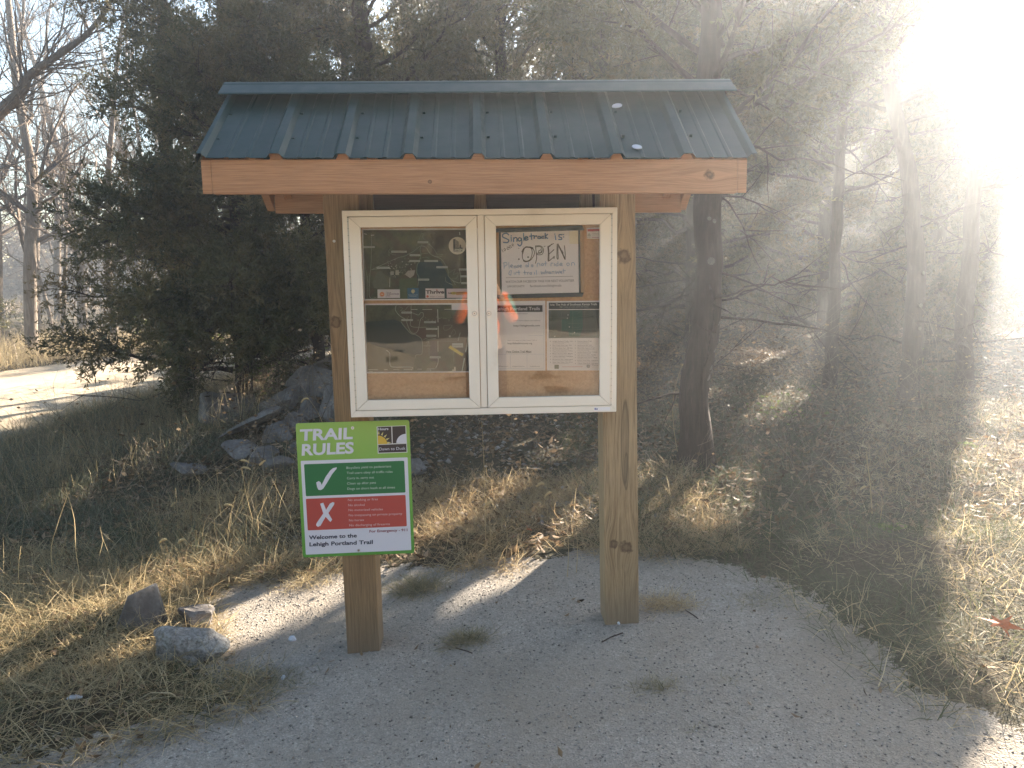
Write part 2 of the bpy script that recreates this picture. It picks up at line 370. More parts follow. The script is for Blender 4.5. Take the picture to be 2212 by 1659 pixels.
# ------------------------------------------------------------------ world, light
w = bpy.data.worlds.new("World"); sc.world = w; w.use_nodes = True
nt = w.node_tree; bg = nt.nodes['Background']; sky = nt.nodes.new('ShaderNodeTexSky'); sky.sky_type = 'NISHITA'
sky.sun_disc = False; sky.sun_elevation = SEL; sky.sun_rotation = SAZ; sky.air_density = 1.0; sky.dust_density = .25; sky.ozone_density = 2.5
wm = nt.nodes.new('ShaderNodeMix'); wm.data_type = 'RGBA'; wm.blend_type = 'MULTIPLY'; wm.inputs[0].default_value = 1.; wm.inputs[7].default_value = (1.11, 1.0, .86, 1)
nt.links.new(sky.outputs[0], wm.inputs[6]); nt.links.new(wm.outputs[2], bg.inputs[0]); bg.inputs[1].default_value = .05
sl = bpy.data.lights.new('sun', 'SUN'); sl.energy = 5.0; sl.angle = rad(.53); sl.color = (1., .90, .76)
so = bpy.data.objects.new('sun', sl); COL.objects.link(so)
so.rotation_euler = Vector(SUN).to_track_quat('Z', 'Y').to_euler()
sc.view_settings.view_transform = 'Standard'; sc.view_settings.look = 'None'; sc.view_settings.gamma = 1; sc.view_settings.exposure = 3.15
sc.cycles.use_denoising = True
sc.cycles.max_bounces = 6; sc.cycles.diffuse_bounces = 3; sc.cycles.glossy_bounces = 3; sc.cycles.transmission_bounces = 3
sc.cycles.transparent_max_bounces = 12; sc.cycles.volume_bounces = 0; sc.cycles.sample_clamp_indirect = 6

# ------------------------------------------------------------------ ground
def axis(spans):
    out = []
    for a, b, s in spans: out.append(np.arange(a, b, s))
    return np.concatenate(out + [[spans[-1][1]]])
def grid(xs, ys, dz=0.):
    X, Y = np.meshgrid(xs, ys, indexing='ij'); Z = terr(X, Y) + dz
    V = np.stack([X, Y, Z], -1).reshape(-1, 3); ny = len(ys)
    i, j = np.meshgrid(np.arange(len(xs) - 1), np.arange(ny - 1), indexing='ij'); a = (i * ny + j).ravel()
    return V, np.stack([a, a + ny, a + ny + 1, a + 1], -1)
xs = axis([(-300, -40, 20), (-40, -12, 2), (-12, -4, .25), (-4, 5, .1), (5, 12, .3), (12, 40, 2), (40, 300, 20)])
ys = axis([(-300, -40, 20), (-40, -4, 2), (-4, -1.5, .3), (-1.5, 7, .1), (7, 18, .3), (18, 40, 2), (40, 400, 24)])
V, Fc = grid(xs, ys)
tag(npmesh('ground', V, Fc, M['soil'], smooth=True), 'brown leafy ground under the grass and trees', 'ground', kind='structure')
def sheet(name, poly, x0, x1, y0, y1, st, m, dz, label, cat, fade):
    V, Fc = grid(np.arange(x0, x1, st), np.arange(y0, y1, st), dz)
    d = -sdf_poly(V[:, 0], V[:, 1], poly) + (vnoise(V[:, 0] * 3, V[:, 1] * 3, 41) - .5) * .22 + (vnoise(V[:, 0] * 9, V[:, 1] * 9, 42) - .5) * .12
    keep = (d[Fc] > -fade * 1.2).any(1); Fc = Fc[keep]
    used = np.unique(Fc); mp = -np.ones(len(V), int); mp[used] = np.arange(len(used))
    o = npmesh(name, V[used], mp[Fc], m, np.clip(.5 + .5 * d[used] / fade, 0, 1), smooth=True, attr='edge')
    return tag(o, label, cat, kind='structure')
sheet('gravel_pad', PAD, -10, 10, -15, 1.6, .08, M['gravel'], .006, 'pale crushed stone pad around the kiosk posts', 'gravel', .26)
sheet('road', ROAD, -10.8, 11.6, -17.6, 32.5, .25, M['road'], .010, 'sunlit gravel road curving behind the cedar', 'road', .3)

# ------------------------------------------------------------------ kiosk
K = thing('information_kiosk', 'wooden two post trail kiosk with green metal gable roof', 'kiosk', (0.02, .15, .05))
def bx(name, x0, x1, y0, y1, z0, z1, m, bev=.004, parent=K):
    b = MB(); b.box(((x0 + x1) / 2, (y0 + y1) / 2, (z0 + z1) / 2), (x1 - x0, y1 - y0, z1 - z0), m); return b.build(name, parent, bev)
b = MB(); b.hexa([(-.692, .07, -.2), (-.535, .07, -.2), (-.535, .235, -.2), (-.692, .235, -.2), (-.706, .07, 2.29), (-.545, .07, 2.29), (-.545, .235, 2.29), (-.706, .235, 2.29)], M['post_left'])
o = b.build('post', K, .005); o['label'] = 'weathered orange brown post with the rules sign, left of the case'
b = MB(); b.hexa([(.577, .07, -.1), (.745, .07, -.1), (.745, .235, -.1), (.577, .235, -.1), (.540, .07, 2.29), (.702, .07, 2.29), (.702, .235, 2.29), (.540, .235, 2.29)], M['post_right'])
o = b.build('post', K, .005); o['label'] = 'tan post with two knots near the ground, right of the case'
tl = lambda x: -.009 * x
def slab(name, x0, x1, y0, y1, z0, z1, m, dz0=None):      # z tilted slightly along x
    b = MB(); f = tl
    b.hexa([(x0, y0, z0 + f(x0)), (x0, y1, z0 + f(x0)), (x0, y1, z1 + f(x0)), (x0, y0, z1 + f(x0)), (x1, y0, z0 + f(x1)), (x1, y1, z0 + f(x1)), (x1, y1, z1 + f(x1)), (x1, y0, z1 + f(x1))], m)
    return b
EAX = [ony(x, 346, -.30)[0] for x in (600, 742, 885, 1032, 1180, 1330, 1480)]
EL, ER = -1.112, 1.118
b = slab('f', -1.060, 1.044, -.328, -.288, 2.152, 2.286, M['fascia'])
for x in EAX:     # wood showing under the open rib ends
    z = 2.286 + tl(x); b.prism([(x - .030, z - .006), (x + .030, z - .006), (x + .015, z + .0215), (x - .015, z + .0215)], -.326, -.25, M['fascia'])
fo = b.build('front_fascia', K, .003)
b = slab('f', -1.05, 1.05, .600, .638, 2.135, 2.285, M['fascia']); b.build('back_fascia', K, .003)
RY, RZ = .155, 2.632
def rake(x0, x1, name, m, dep=.12, lift=0.):
    b = MB()
    zf, zb = 2.286, 2.282
    for ys_, ye, zs in ((-.328, RY, zf), (.638, RY, zb)):
        P = []
        for x in (x0, x1):
            P += [(x, ys_, zs - dep + tl(x) - lift), (x, ye, RZ - dep - lift), (x, ye, RZ - .003 - lift), (x, ys_, zs - .003 + tl(x) - lift)]
        b.hexa(P, m)
    return b.build(name, K, .002)
rake(-1.099, -1.061, 'rake_board', M['fascia'], .134); rake(1.045, 1.083, 'rake_board', M['fascia'], .134)
for x in (-.98, -.52, 0.0, .51, .97): 
    b = MB()
    for ys_, ye, zs in ((-.286, RY, 2.315), (.598, RY, 2.31)):
        P = []
        for xx in (x - .02, x + .02): P += [(xx, ys_, zs - .105 + tl(xx)), (xx, ye, RZ - .105), (xx, ye, RZ - .02), (xx, ys_, zs - .02 + tl(xx))]
        b.hexa(P, M['rafter'])
    b.build('rafter', K, .002)
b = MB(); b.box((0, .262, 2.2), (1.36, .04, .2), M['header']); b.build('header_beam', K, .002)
for x in (-.525, 0.003, .50):
    b = MB(); b.hexa([(x - .035, .19, 2.08), (x + .03, .19, 2.08), (x + .03, .238, 2.08), (x - .035, .238, 2.08), (x - .022, .19, 2.29), (x + .018, .19, 2.29), (x + .018, .238, 2.29), (x - .022, .238, 2.29)], M['post_right'])
    b.build('cleat', K, .002)
b = MB()
for s in (-1, 1):
    for q in (.3, .62):
        pass
# roof sheets
def roofprofile():
    P = []; ribs = [EL + .012] + EAX + [ER - .012]
    for i, x in enumerate(ribs):
        if i == 0: P += [(EL, -.022), (EL, .0), (x - .006, .019), (x + .012, .019), (x + .028, 0)]
        elif i == len(ribs) - 1: P += [(x - .028, 0), (x - .012, .019), (x + .008, .019), (ER, .0), (ER + .001, -.02)]
        else: P += [(x - .034, 0), (x - .017, .019), (x + .017, .019), (x + .034, 0)]
        if i < len(ribs) - 1:
            a, c = x, ribs[i + 1]
            for t_ in (.36, .64):
                q = a + (c - a) * t_; P += [(q - .011, 0), (q - .006, .003), (q + .006, .003), (q + .011, 0)]
    return P
def roof(ye, name):
    P = roofprofile(); n_ = len(P); s = np.sign(RY - ye)
    ln = math.hypot(RY - ye, RZ - 2.286); ny, nz = -s * (RZ - 2.286) / ln, abs(RY - ye) / ln
    b = MB(); vs = []
    for th in (0, -.0016):
        for (yy, zz, f) in ((ye, 2.290, 1), (RY, RZ + .006, 0)):
            for x, h in P: 
                xx = x if f else x * 1.0
                vs.append((xx, yy + ny * (h + th), zz + nz * (h + th) + (tl(x) * f)))
    fs = []
    for k, (a, c) in enumerate(((0, n_), (2 * n_, 3 * n_))):
        for i in range(n_ - 1): fs.append((a + i, a + i + 1, c + i + 1, c + i) if k == 0 else (a + i, c + i, c + i + 1, a + i + 1))
    for i in range(n_ - 1): fs.append((i, i + 2 * n_, i + 1 + 2 * n_, i + 1))
    b.add(vs, fs, M['metal']); return b.build(name, K)
roof(-.345, 'roof_sheet'); roof(.655, 'roof_sheet')
def caps():
    b = MB(); q = []
    prof = [(-.118, -.098), (-.112, -.090), (-.035, -.030), (-.026, -.020), (0, -.006), (.026, -.020), (.035, -.030), (.112, -.090), (.118, -.098)]
    prof = [(y, z) for y, z in prof]; n_ = len(prof)
    vs = []
    for th in (0, -.002):
        for x in (-1.128, 1.150):
            for y, z in prof: vs.append((x, RY + y, RZ + .066 + z * .82 + th))
    fs = []
    for i in range(n_ - 1): fs += [(i, n_ + i, n_ + i + 1, i + 1), (2 * n_ + i, 2 * n_ + i + 1, 3 * n_ + i + 1, 3 * n_ + i)]
    for i in range(n_ - 1): fs += [(i, i + 1, 2 * n_ + i + 1, 2 * n_ + i), (n_ + i, 3 * n_ + i, 3 * n_ + i + 1, n_ + i + 1)]
    fs += [(0, 2 * n_, 3 * n_, n_)]
    b.add(vs, fs, M['metal']); b.build('ridge_cap', K)
caps()
def roofpt(xd, yd, lift=.003):     # where a pixel meets the front roof slope
    d = ray(xd, yd); a = np.array([0, -.345, 2.290]); e = np.array([0, RY + .345, RZ + .006 - 2.290]); nn = np.cross([1, 0, 0], e); nn /= np.linalg.norm(nn)
    t_ = ((a + nn * lift - CAM) @ nn) / (d @ nn); return CAM + d * t_
for cx_, cy_, ox in ((1333, 228, -1), (1376, 317, 1)):
    b = MB(); pts = []
    for k in range(16):
        t_ = 2 * math.pi * k / 16; pts.append(roofpt(cx_ + 11 * math.cos(t_), cy_ + (5 * math.sin(t_) if math.sin(t_) < 0 else 3.5 * math.sin(t_)) + ox * 1.2 * math.cos(t_)))
    lo = [p - np.array([0, -.002, .003]) for p in pts]
    b.add(list(pts) + lo, [list(range(16))] + [(i, i + 16, (i + 1) % 16 + 16, (i + 1) % 16) for i in range(16)], M['chip']); b.build('white_splat', K)
# roof screws
b = MB()
for xr_ in [EL + .05] + [x + .045 for x in EAX]:
    for tt in (.28, .66):
        y = -.345 + (RY + .345) * tt; z = 2.290 + (RZ + .006 - 2.29) * tt + .003
        b = MB(); b.box((xr_, y, z), (.012, .012, .012), M['metal'], Matrix.Rotation(.6, 3, 'X')); b.build('roof_screw', K)
b = MB(); p = ony(722, 521, .068); b.tube([(p[0], .069, p[2]), (p[0], .060, p[2])], .006, M['steel'], 10); b.build('bolt_head', K)
for xd, yd in ((738, 375), (1193, 386), (1518, 384)):
    pass

# ------------------------------------------------------------------ display case
ZC = 1.65
D = thing('display_case', 'cream aluminium enclosed notice case with two glazed doors', 'display case', (0, .035, ZC - .463))
def ring(name, x0, x1, z0, z1, wl, wr, wt, wb, y0, y1, m, parent, bev=.002):
    b = MB()     # mitred frame with a gap-free outline
    O = [(x0, z0), (x1, z0), (x1, z1), (x0, z1)]; I = [(x0 + wl, z0 + wb), (x1 - wr, z0 + wb), (x1 - wr, z1 - wt), (x0 + wl, z1 - wt)]
    for k in range(4):
        j = (k + 1) % 4; P = []
        g = .0004
        for y in (y0, y1): P += [(O[k][0], y, O[k][1]), (O[j][0], y, O[j][1]), (I[j][0], y, I[j][1]), (I[k][0], y, I[k][1])]
        b.hexa(P, m)
    return b.build(name, parent, bev)
ring('case_frame', -.611, .611, ZC - .464, ZC + .464, .023, .023, .026, .030, 0, .0695, M['alu'], D)
b = MB(); b.box((0, .035, ZC + .003), (.029, .062, .868), M['alu']); b.build('centre_bar', D, .001)
b = MB(); b.box((0, .064, ZC), (1.17, .006, .868), M['cork']); bk = b.build('cork_backing', D)
def door(x0, x1, lock, hinge):
    d = ring('door', x0, x1, ZC - .432, ZC + .436, .050, .050, .046, .046, -.003, .020, M['alu'], D, .0025)
    b = MB(); b.box(((x0 + x1) / 2, .012, ZC + .002), (x1 - x0 - .094, .003, .868 - .088), M['glass']); g = b.build('pane', d)
    b = MB(); b.box((hinge, .0012, ZC), (.006, .003, .86), M['steel'])
    for k in range(29): b.box((hinge, .0002, ZC - .43 + k * .0302), (.0064, .003, .0012), M['groove'])
    b.build('hinge', d)
    p = ony(*lock, -.004)
    b = MB(); b.tube([(p[0], -.0032, p[2]), (p[0], -.007, p[2])], .0115, M['steel'], 20); b.tube([(p[0], -.0071, p[2]), (p[0], -.0085, p[2])], .0072, M['alu'], 16); b.tube([(p[0], -.0086, p[2]), (p[0], -.0095, p[2])], .0030, M['brass'], 8)
    b.build('lock', d); mitres(x0 + .001, x1 - .001, ZC - .431, ZC + .435, .048, .044, -.0034, d)
def mitres(x0, x1, z0, z1, dx, dz, y, par):
    for sx, xx in ((1, x0), (-1, x1)):
        for s_, zz in ((1, z0), (-1, z1)):
            b = MB(); b.hexa([(xx, y, zz), (xx + .0009, y, zz), (xx + sx * dx + .0009, y, zz + s_ * dz), (xx + sx * dx, y, zz + s_ * dz)] + [(xx, y + .001, zz), (xx + .0009, y + .001, zz), (xx + sx * dx + .0009, y + .001, zz + s_ * dz), (xx + sx * dx, y + .001, zz + s_ * dz)], M['seam']); b.build('mitre_seam', par)
M['seam'] = flat('fine seam', (.34, .28, .21))
door(-.583, -.017, (1025, 677), -.5865); door(.017, .583, (1056, 677), .5865)

# ------------------------------------------------------------------ flat printed things
_tx = {}
def glyphs(s, bold=0.):
    k = (s, bold)
    if k not in _tx:
        c = bpy.data.curves.new('t', 'FONT'); c.body = s; c.offset = bold; c.resolution_u = 3
        o = bpy.data.objects.new('t', c); COL.objects.link(o)
        me = bpy.data.meshes.new_from_object(o.evaluated_get(bpy.context.evaluated_depsgraph_get()))
        V = np.array([v.co[:] for v in me.vertices]); Fs = [list(p.vertices) for p in me.polygons]
        bpy.data.objects.remove(o); bpy.data.curves.remove(c); bpy.data.meshes.remove(me)
        _tx[k] = (V, Fs)
    return _tx[k]
class Art:
    """flat print on a vertical plane y=Y; points are given by where they stand in the photo"""
    def __init__(s, Y): s.Y = Y; s.k = 0; s.b = MB(); s.L = MB()
    def pt(s, x, y, k=None): 
        p = ony(x, y, s.Y - .0005 * (s.k if k is None else k)); return (p[0], p[1], p[2])
    def up(s): s.k += 1
    def poly(s, P, c): s.b.add([s.pt(*q) for q in P], [list(range(len(P)))[::-1]], c if not isinstance(c, tuple) else ink(c))
    def quad(s, x0, y0, x1, y1, c, sk=0., sv=0.): s.poly([(x0, y0), (x1, y0 + sk * (x1 - x0)), (x1 + sv * (y1 - y0), y1 + sk * (x1 - x0)), (x0 + sv * (y1 - y0), y1)], c)
    def line(s, P, w, c, L=False):
        m = ink(c); b = s.L if L else s.b
        for (ax, ay), (bx_, by) in zip(P[:-1], P[1:]):
            dx, dy = bx_ - ax, by - ay; l = math.hypot(dx, dy) or 1; ex, ey = dx / l * w * .3, dy / l * w * .3; nx, ny = -dy / l * w / 2, dx / l * w / 2
            b.add([s.pt(ax - ex + nx, ay - ey + ny), s.pt(bx_ + ex + nx, by + ey + ny), s.pt(bx_ + ex - nx, by + ey - ny), s.pt(ax - ex - nx, ay - ey - ny)], [(3, 2, 1, 0)], m)
    def disc(s, x, y, r, c, n=28, ry=None): s.poly([(x + r * math.cos(2 * math.pi * k / n), y + (ry or r) * math.sin(2 * math.pi * k / n)) for k in range(n)], c)
    def text(s, t_, x0, y0, x1, y1, h, c, bold=0., sv=None):
        """baseline from (x0,y0) to (x1,y1); h = cap height in the same units"""
        V, Fs = glyphs(t_, bold); a = V[:, 0].min(); w_ = V[:, 0].max() - a
        capm = .70
        dx, dy = x1 - x0, y1 - y0; svx = sv if sv is not None else 0.
        m = ink(c); vs = []
        for v in V:
            u = (v[0] - a) / w_; q = v[1] / capm * h
            vs.append(s.pt(x0 + u * dx - svx * q, y0 + u * dy - q))
        s.L.add(vs, Fs, m)
    def build(s, par, th=.001, lettering=True):
        if s.b.f: s.b.build('print', par)
        if s.L.f: s.L.build('lettering', par)

def sheet_thing(name, label, cat, P, Y, col, th=.0012):
    """P: 4 photo points clockwise from top left"""
    q = [ony(x, y, Y) for x, y in P]; c = sum(q) / 4
    t = thing(name, label, cat, (c[0], Y, min(v[2] for v in q)))
    b = MB(); b.hexa([(v[0], Y, v[2]) for v in q] + [(v[0], Y + th, v[2]) for v in q], col); b.build('sheet', t)
    return t, Art(Y - .0004)

# --- aerial photo maps (generic terrain patterns)
def mapmat(name, seed, warm):
    m = mat(name, (.1, .12, .1), .7, spec=.2); n = N(m); tc = n.new('ShaderNodeTexCoord'); mp = n.new('ShaderNodeMapping'); mp.inputs['Location'].default_value = (seed, seed * 2, seed); n.link(tc.outputs['Object'], mp.inputs[0]); v = mp.outputs[0]
    f = n.noise(v, 13, 5, .62, .6); g = n.noise(v, 70, 4, .7); h = n.noise(v, 6, 2, .5, .8)
    c = n.ramp(f, [(.32, (.045, .060, .045)), (.46, (.075, .085, .06)), (.56, (.10, .115, .075)), (.68, (.16, .14, .10))])
    c = n.mix(n.ramp(g, [(.45, (0, 0, 0)), (.7, (.4,) * 3)]), c, (.17, .17, .13))
    c = n.mix(n.ramp(h, [(.5, (0, 0, 0)), (.56, (warm,) * 3)]), c, (.10, .075, .06)); n.base(c); return m
M['map1'] = mapmat('aerial picture', 1.3, .6); M['map2'] = mapmat('aerial picture, lower', 4.1, .8)
def smooth(P, n=5):
    out = []
    for i in range(len(P) - 1):
        p0 = P[max(i - 1, 0)]; p1 = P[i]; p2 = P[i + 1]; p3 = P[min(i + 2, len(P) - 1)]
        for k in range(n):
            t = k / n; out.append(tuple(.5 * ((2 * b_) + (-a_ + c_) * t + (2 * a_ - 5 * b_ + 4 * c_ - d_) * t * t + (-a_ + 3 * b_ - 3 * c_ + d_) * t ** 3) for a_, b_, c_, d_ in zip(p0, p1, p2, p3)))
    return out + [P[-1]]
z3 = lambda x, y: ((890 + x * .13562) / 1.15732, (560 + y * .13562) / 1.15732)
z4 = lambda x, y: ((890 + x * .13562) / 1.15732, (740 + y * .13562) / 1.15732)
Z3 = lambda L_: [z3(*q) for q in L_]; Z4 = lambda L_: [z4(*q) for q in L_]
YB = .0595
t, A = sheet_thing('trail_map', 'upper aerial trail map with round white badge and four sponsor logos', 'map', Z3([(105, 85), (2240, 78), (2245, 1395), (140, 1410)]), YB, M['white'])
A.poly(Z3([(132, 112), (2225, 105), (2230, 1375), (165, 1385)]), M['map1']); A.up()
A.poly(Z3([(1135, 735), (1180, 700), (1480, 690), (1560, 680), (1640, 830), (1700, 950), (1760, 1080), (1840, 1380), (1140, 1380), (1150, 1150), (1125, 960), (1115, 860)]), (.035, .065, .078))
A.poly(Z3([(400, 880), (470, 870), (560, 1000), (600, 1150), (470, 1200), (330, 1180), (300, 1080)]), (.13, .14, .115))
A.poly(Z3([(800, 1010), (1120, 990), (1135, 1375), (780, 1375)]), (.085, .12, .075))
A.poly(Z3([(780, 260), (950, 220), (930, 330), (830, 390)]), (.13, .14, .085))
A.poly(Z3([(1420, 250), (1750, 120), (2050, 130), (2050, 330), (1500, 400)]), (.085, .075, .065)); A.up()
gr = (.30, .33, .29)
for P, w_, c in (([(290, 840), (600, 700), (780, 620), (900, 590), (1080, 490), (1180, 410), (1290, 430), (1380, 560), (1560, 640), (1640, 740), (1700, 870), (1700, 960), (1790, 1050), (1830, 1120)], .9, gr),
                 ([(1340, 370), (1420, 440), (1500, 570)], .7, gr), ([(1210, 380), (1180, 480), (1200, 560), (1170, 680), (1130, 760), (1120, 900), (1160, 980), (1140, 1140)], .9, (.25, .32, .27)),
                 ([(1150, 330), (1200, 190), (1240, 180), (1230, 250), (1300, 310)], .5, gr), ([(285, 180), (285, 560), (270, 820), (250, 1000), (250, 1340), (370, 1360)], .9, gr), ([(150, 640), (200, 960), (260, 1150)], .6, gr), ([(210, 960), (205, 1380)], .7, gr),
                 ([(605, 500), (610, 590)], .7, gr), ([(625, 990), (620, 1160)], 1.1, (.5, .52, .46)), ([(1120, 360), (1120, 460)], .5, gr), ([(280, 840), (440, 825)], .9, gr), ([(1170, 640), (1290, 610), (1350, 650)], .5, gr), ([(1500, 570), (1610, 560)], .4, gr), ([(1450, 605), (1580, 600)], .4, gr),
                 ([(1210, 550), (1320, 545)], .5, gr), ([(1910, 850), (1925, 1080), (1780, 1040)], .9, (.4, .42, .36)), ([(1720, 900), (1830, 830), (1790, 930), (1880, 900), (1850, 1000), (1760, 1010)], .5, gr), ([(1650, 980), (1660, 1060), (1790, 1130), (1720, 1090)], .7, gr), ([(680, 430), (600, 500), (680, 560), (740, 570)], .5, gr)):
    A.line(smooth(Z3(P)), w_, c)
for k in range(95):      # pale roofs of the town
    x, y = R.choice([(650, 760), (760, 880), (1000, 900), (940, 720), (680, 920)]); x += R.gauss(0, 48); y += R.gauss(0, 52); s = R.uniform(6, 20)
    A.poly(Z3([(x, y), (x + s, y - 2), (x + s * 1.1, y + s * .8), (x, y + s * .7)]), R.choice([(.42, .40, .36), (.3, .29, .27), (.5, .48, .44), (.06, .06, .06)]))
A.poly(Z3([(730, 850), (790, 850), (795, 940), (725, 940)]), (.42, .40, .33)); A.poly(Z3([(640, 870), (700, 875), (695, 940), (630, 940)]), (.36, .36, .31)); A.poly(Z3([(960, 860), (1090, 850), (1070, 940), (1000, 1000), (900, 930)]), (.40, .38, .34))
A.up()
def maplabel(A, Z, x0, x1, y, tx='xxxxx xxxx xx', h=34):
    A.poly(Z([(x0, y - h / 2), (x1, y - h / 2), (x1, y + h / 2), (x0, y + h / 2)]), (.50, .52, .48)); A.up()
    n_ = max(3, int((x1 - x0) / 16)); xx = x0 + 10
    for k in range(n_):
        ww = R.uniform(8, 13); A.line(Z([(xx, y + R.uniform(-2, 2)), (min(xx + ww, x1 - 6), y + R.uniform(-2, 2))]), 1.0, (.22, .23, .22), L=True); xx += ww + R.uniform(2, 6)
        if xx > x1 - 14: break
    A.k -= 1
for x0, x1, y in ((1135, 1330, 337), (140, 345, 425), (650, 935, 510), (990, 1185, 575), (985, 1180, 682), (1260, 1510, 682), (1482, 1690, 797), (380, 620, 806), (1145, 1348, 1025), (1895, 2120, 838), (1930, 2120, 965), (1940, 2120, 1090)): maplabel(A, Z3, x0, x1, y)
A.line(Z3([(150, 180), (200, 190)]), 1.5, (.5, .5, .46)); A.line(Z3([(280, 210), (330, 205)]), 1.8, (.5, .5, .46)); A.line(Z3([(1910, 150), (1915, 200)]), 1.5, (.5, .52, .5))
A.disc(*z3(1868, 400), 18.8, (.66, .60, .50)); A.up()
c = (.035, .03, .035)
A.poly(Z3([(1790, 280), (1835, 275), (1838, 480), (1793, 480)]), c)
for k in range(3): A.poly(Z3([(1842 + k * 18, 292 + k * 12), (1855 + k * 18, 300 + k * 12), (1856 + k * 18, 480), (1843 + k * 18, 480)]), c)
A.poly(Z3([(1920, 370), (1940, 410), (1928, 410), (1945, 440), (1900, 440), (1912, 412), (1905, 410)]), c)
A.poly(Z3([(1795, 455), (1840, 440), (1965, 432), (1965, 505), (1795, 505)]), c); A.up()
A.text('LEHIGH', *z3(1803, 492), *z3(1958, 490), 4.2, (.66, .60, .50), .02); A.k -= 1
A.line(Z3([(1800, 515), (1955, 513)]), .8, (.3, .26, .24)); A.line(Z3([(1850, 530), (1910, 529)]), .7, (.35, .3, .28))
# sponsor logos
A.poly(Z3([(395, 1205), (808, 1205), (810, 1362), (398, 1368)]), (.70, .66, .66)); A.poly(Z3([(945, 1180), (1155, 1180), (1155, 1380), (950, 1380)]), (.06, .15, .25)); A.poly(Z3([(1280, 1188), (1628, 1188), (1632, 1365), (1282, 1368)]), (.74, .68, .68)); A.poly(Z3([(1668, 1192), (2180, 1190), (2180, 1360), (1675, 1362)]), (.66, .56, .58)); A.up()
cx_, cy_ = z3(480, 1295)
for k in range(12):
    a = k * math.pi / 6; A.poly([(cx_ + 6.2 * math.cos(a), cy_ + 6.2 * math.sin(a)), (cx_ + 4 * math.cos(a + .25), cy_ + 4 * math.sin(a + .25)), (cx_ + 4 * math.cos(a - .25), cy_ + 4 * math.sin(a - .25))], (.72, .26, .12))
A.disc(cx_, cy_, 4.8, (.78, .30, .14)); A.up(); A.line([(cx_ - 2, cy_), (cx_ + 2, cy_)], 1.6, (.85, .7, .55)); A.k -= 1
A.line(Z3([(556, 1240), (556, 1350)]), .6, (.2, .15, .2))
A.text('IOLA', *z3(575, 1275), *z3(650, 1275), 2.6, (.22, .12, .22), .02); A.text('INDUSTRIES', *z3(575, 1305), *z3(795, 1303), 2.9, (.22, .12, .22), .02); A.text('INC.', *z3(575, 1335), *z3(640, 1335), 2.6, (.22, .12, .22), .02)
A.disc(*z3(1052, 1240), 4.0, (.62, .56, .32)); A.poly(Z3([(1038, 1262), (1066, 1262), (1052, 1290)]), (.62, .56, .32))
A.text('Kansas Health', *z3(968, 1315), *z3(1138, 1315), 2.4, (.5, .6, .66)); A.text('Foundation', *z3(982, 1340), *z3(1120, 1340), 2.4, (.5, .6, .66))
A.text('Thrive', *z3(1284, 1285), *z3(1626, 1280), 7.2, (.05, .03, .045), .035); A.disc(*z3(1490, 1215), 1.3, (.65, .12, .08)); A.disc(*z3(1318, 1335), 2.6, (.62, .14, .1)); A.text('Allen County', *z3(1365, 1352), *z3(1622, 1350), 3.4, (.3, .22, .24))
A.disc(*z3(1800, 1275), 6.5, (.55, .42, .1), ry=3.2); A.disc(*z3(1805, 1275), 1.3, (.05, .04, .03)); A.text('Iola', *z3(1702, 1290), *z3(1772, 1290), 4.2, (.1, .06, .05), .03); A.poly(Z3([(1815, 1255), (1990, 1245), (2120, 1262), (2115, 1290), (1850, 1310)]), (.60, .33, .12)); A.line(Z3([(1840, 1270), (2060, 1262)]), 1.4, (.2, .08, .05))
A.build(t)
t, A = sheet_thing('trail_map', 'lower aerial trail map with a yellow strip near its right edge', 'map', Z4([(160, 140), (2240, 128), (2250, 1405), (195, 1425)]), YB, M['white'])
A.poly(Z4([(180, 168), (1762, 160), (1762, 258), (2235, 255), (2240, 1385), (210, 1400)]), M['map2']); A.up()
A.poly(Z4([(180, 480), (700, 432), (830, 480), (900, 560), (1010, 690), (1110, 720), (1215, 790), (1235, 920), (1215, 1070), (1100, 1090), (700, 1010), (400, 930), (195, 840)]), (.042, .060, .062))
A.poly(Z4([(1370, 830), (1500, 830), (1520, 1230), (1360, 1180)]), (.10, .075, .085)); A.poly(Z4([(1030, 610), (1290, 600), (1300, 760), (1200, 790), (1100, 690)]), (.095, .065, .06))
A.poly(Z4([(1530, 280), (1760, 270), (1750, 420), (1530, 420)]), (.11, .115, .075)); A.poly(Z4([(200, 860), (420, 930), (700, 990), (1080, 1140), (1060, 1370), (215, 1390), (200, 1100)]), (.17, .155, .11)); A.up()
wl_ = (.62, .63, .56); pl = (.36, .40, .34)
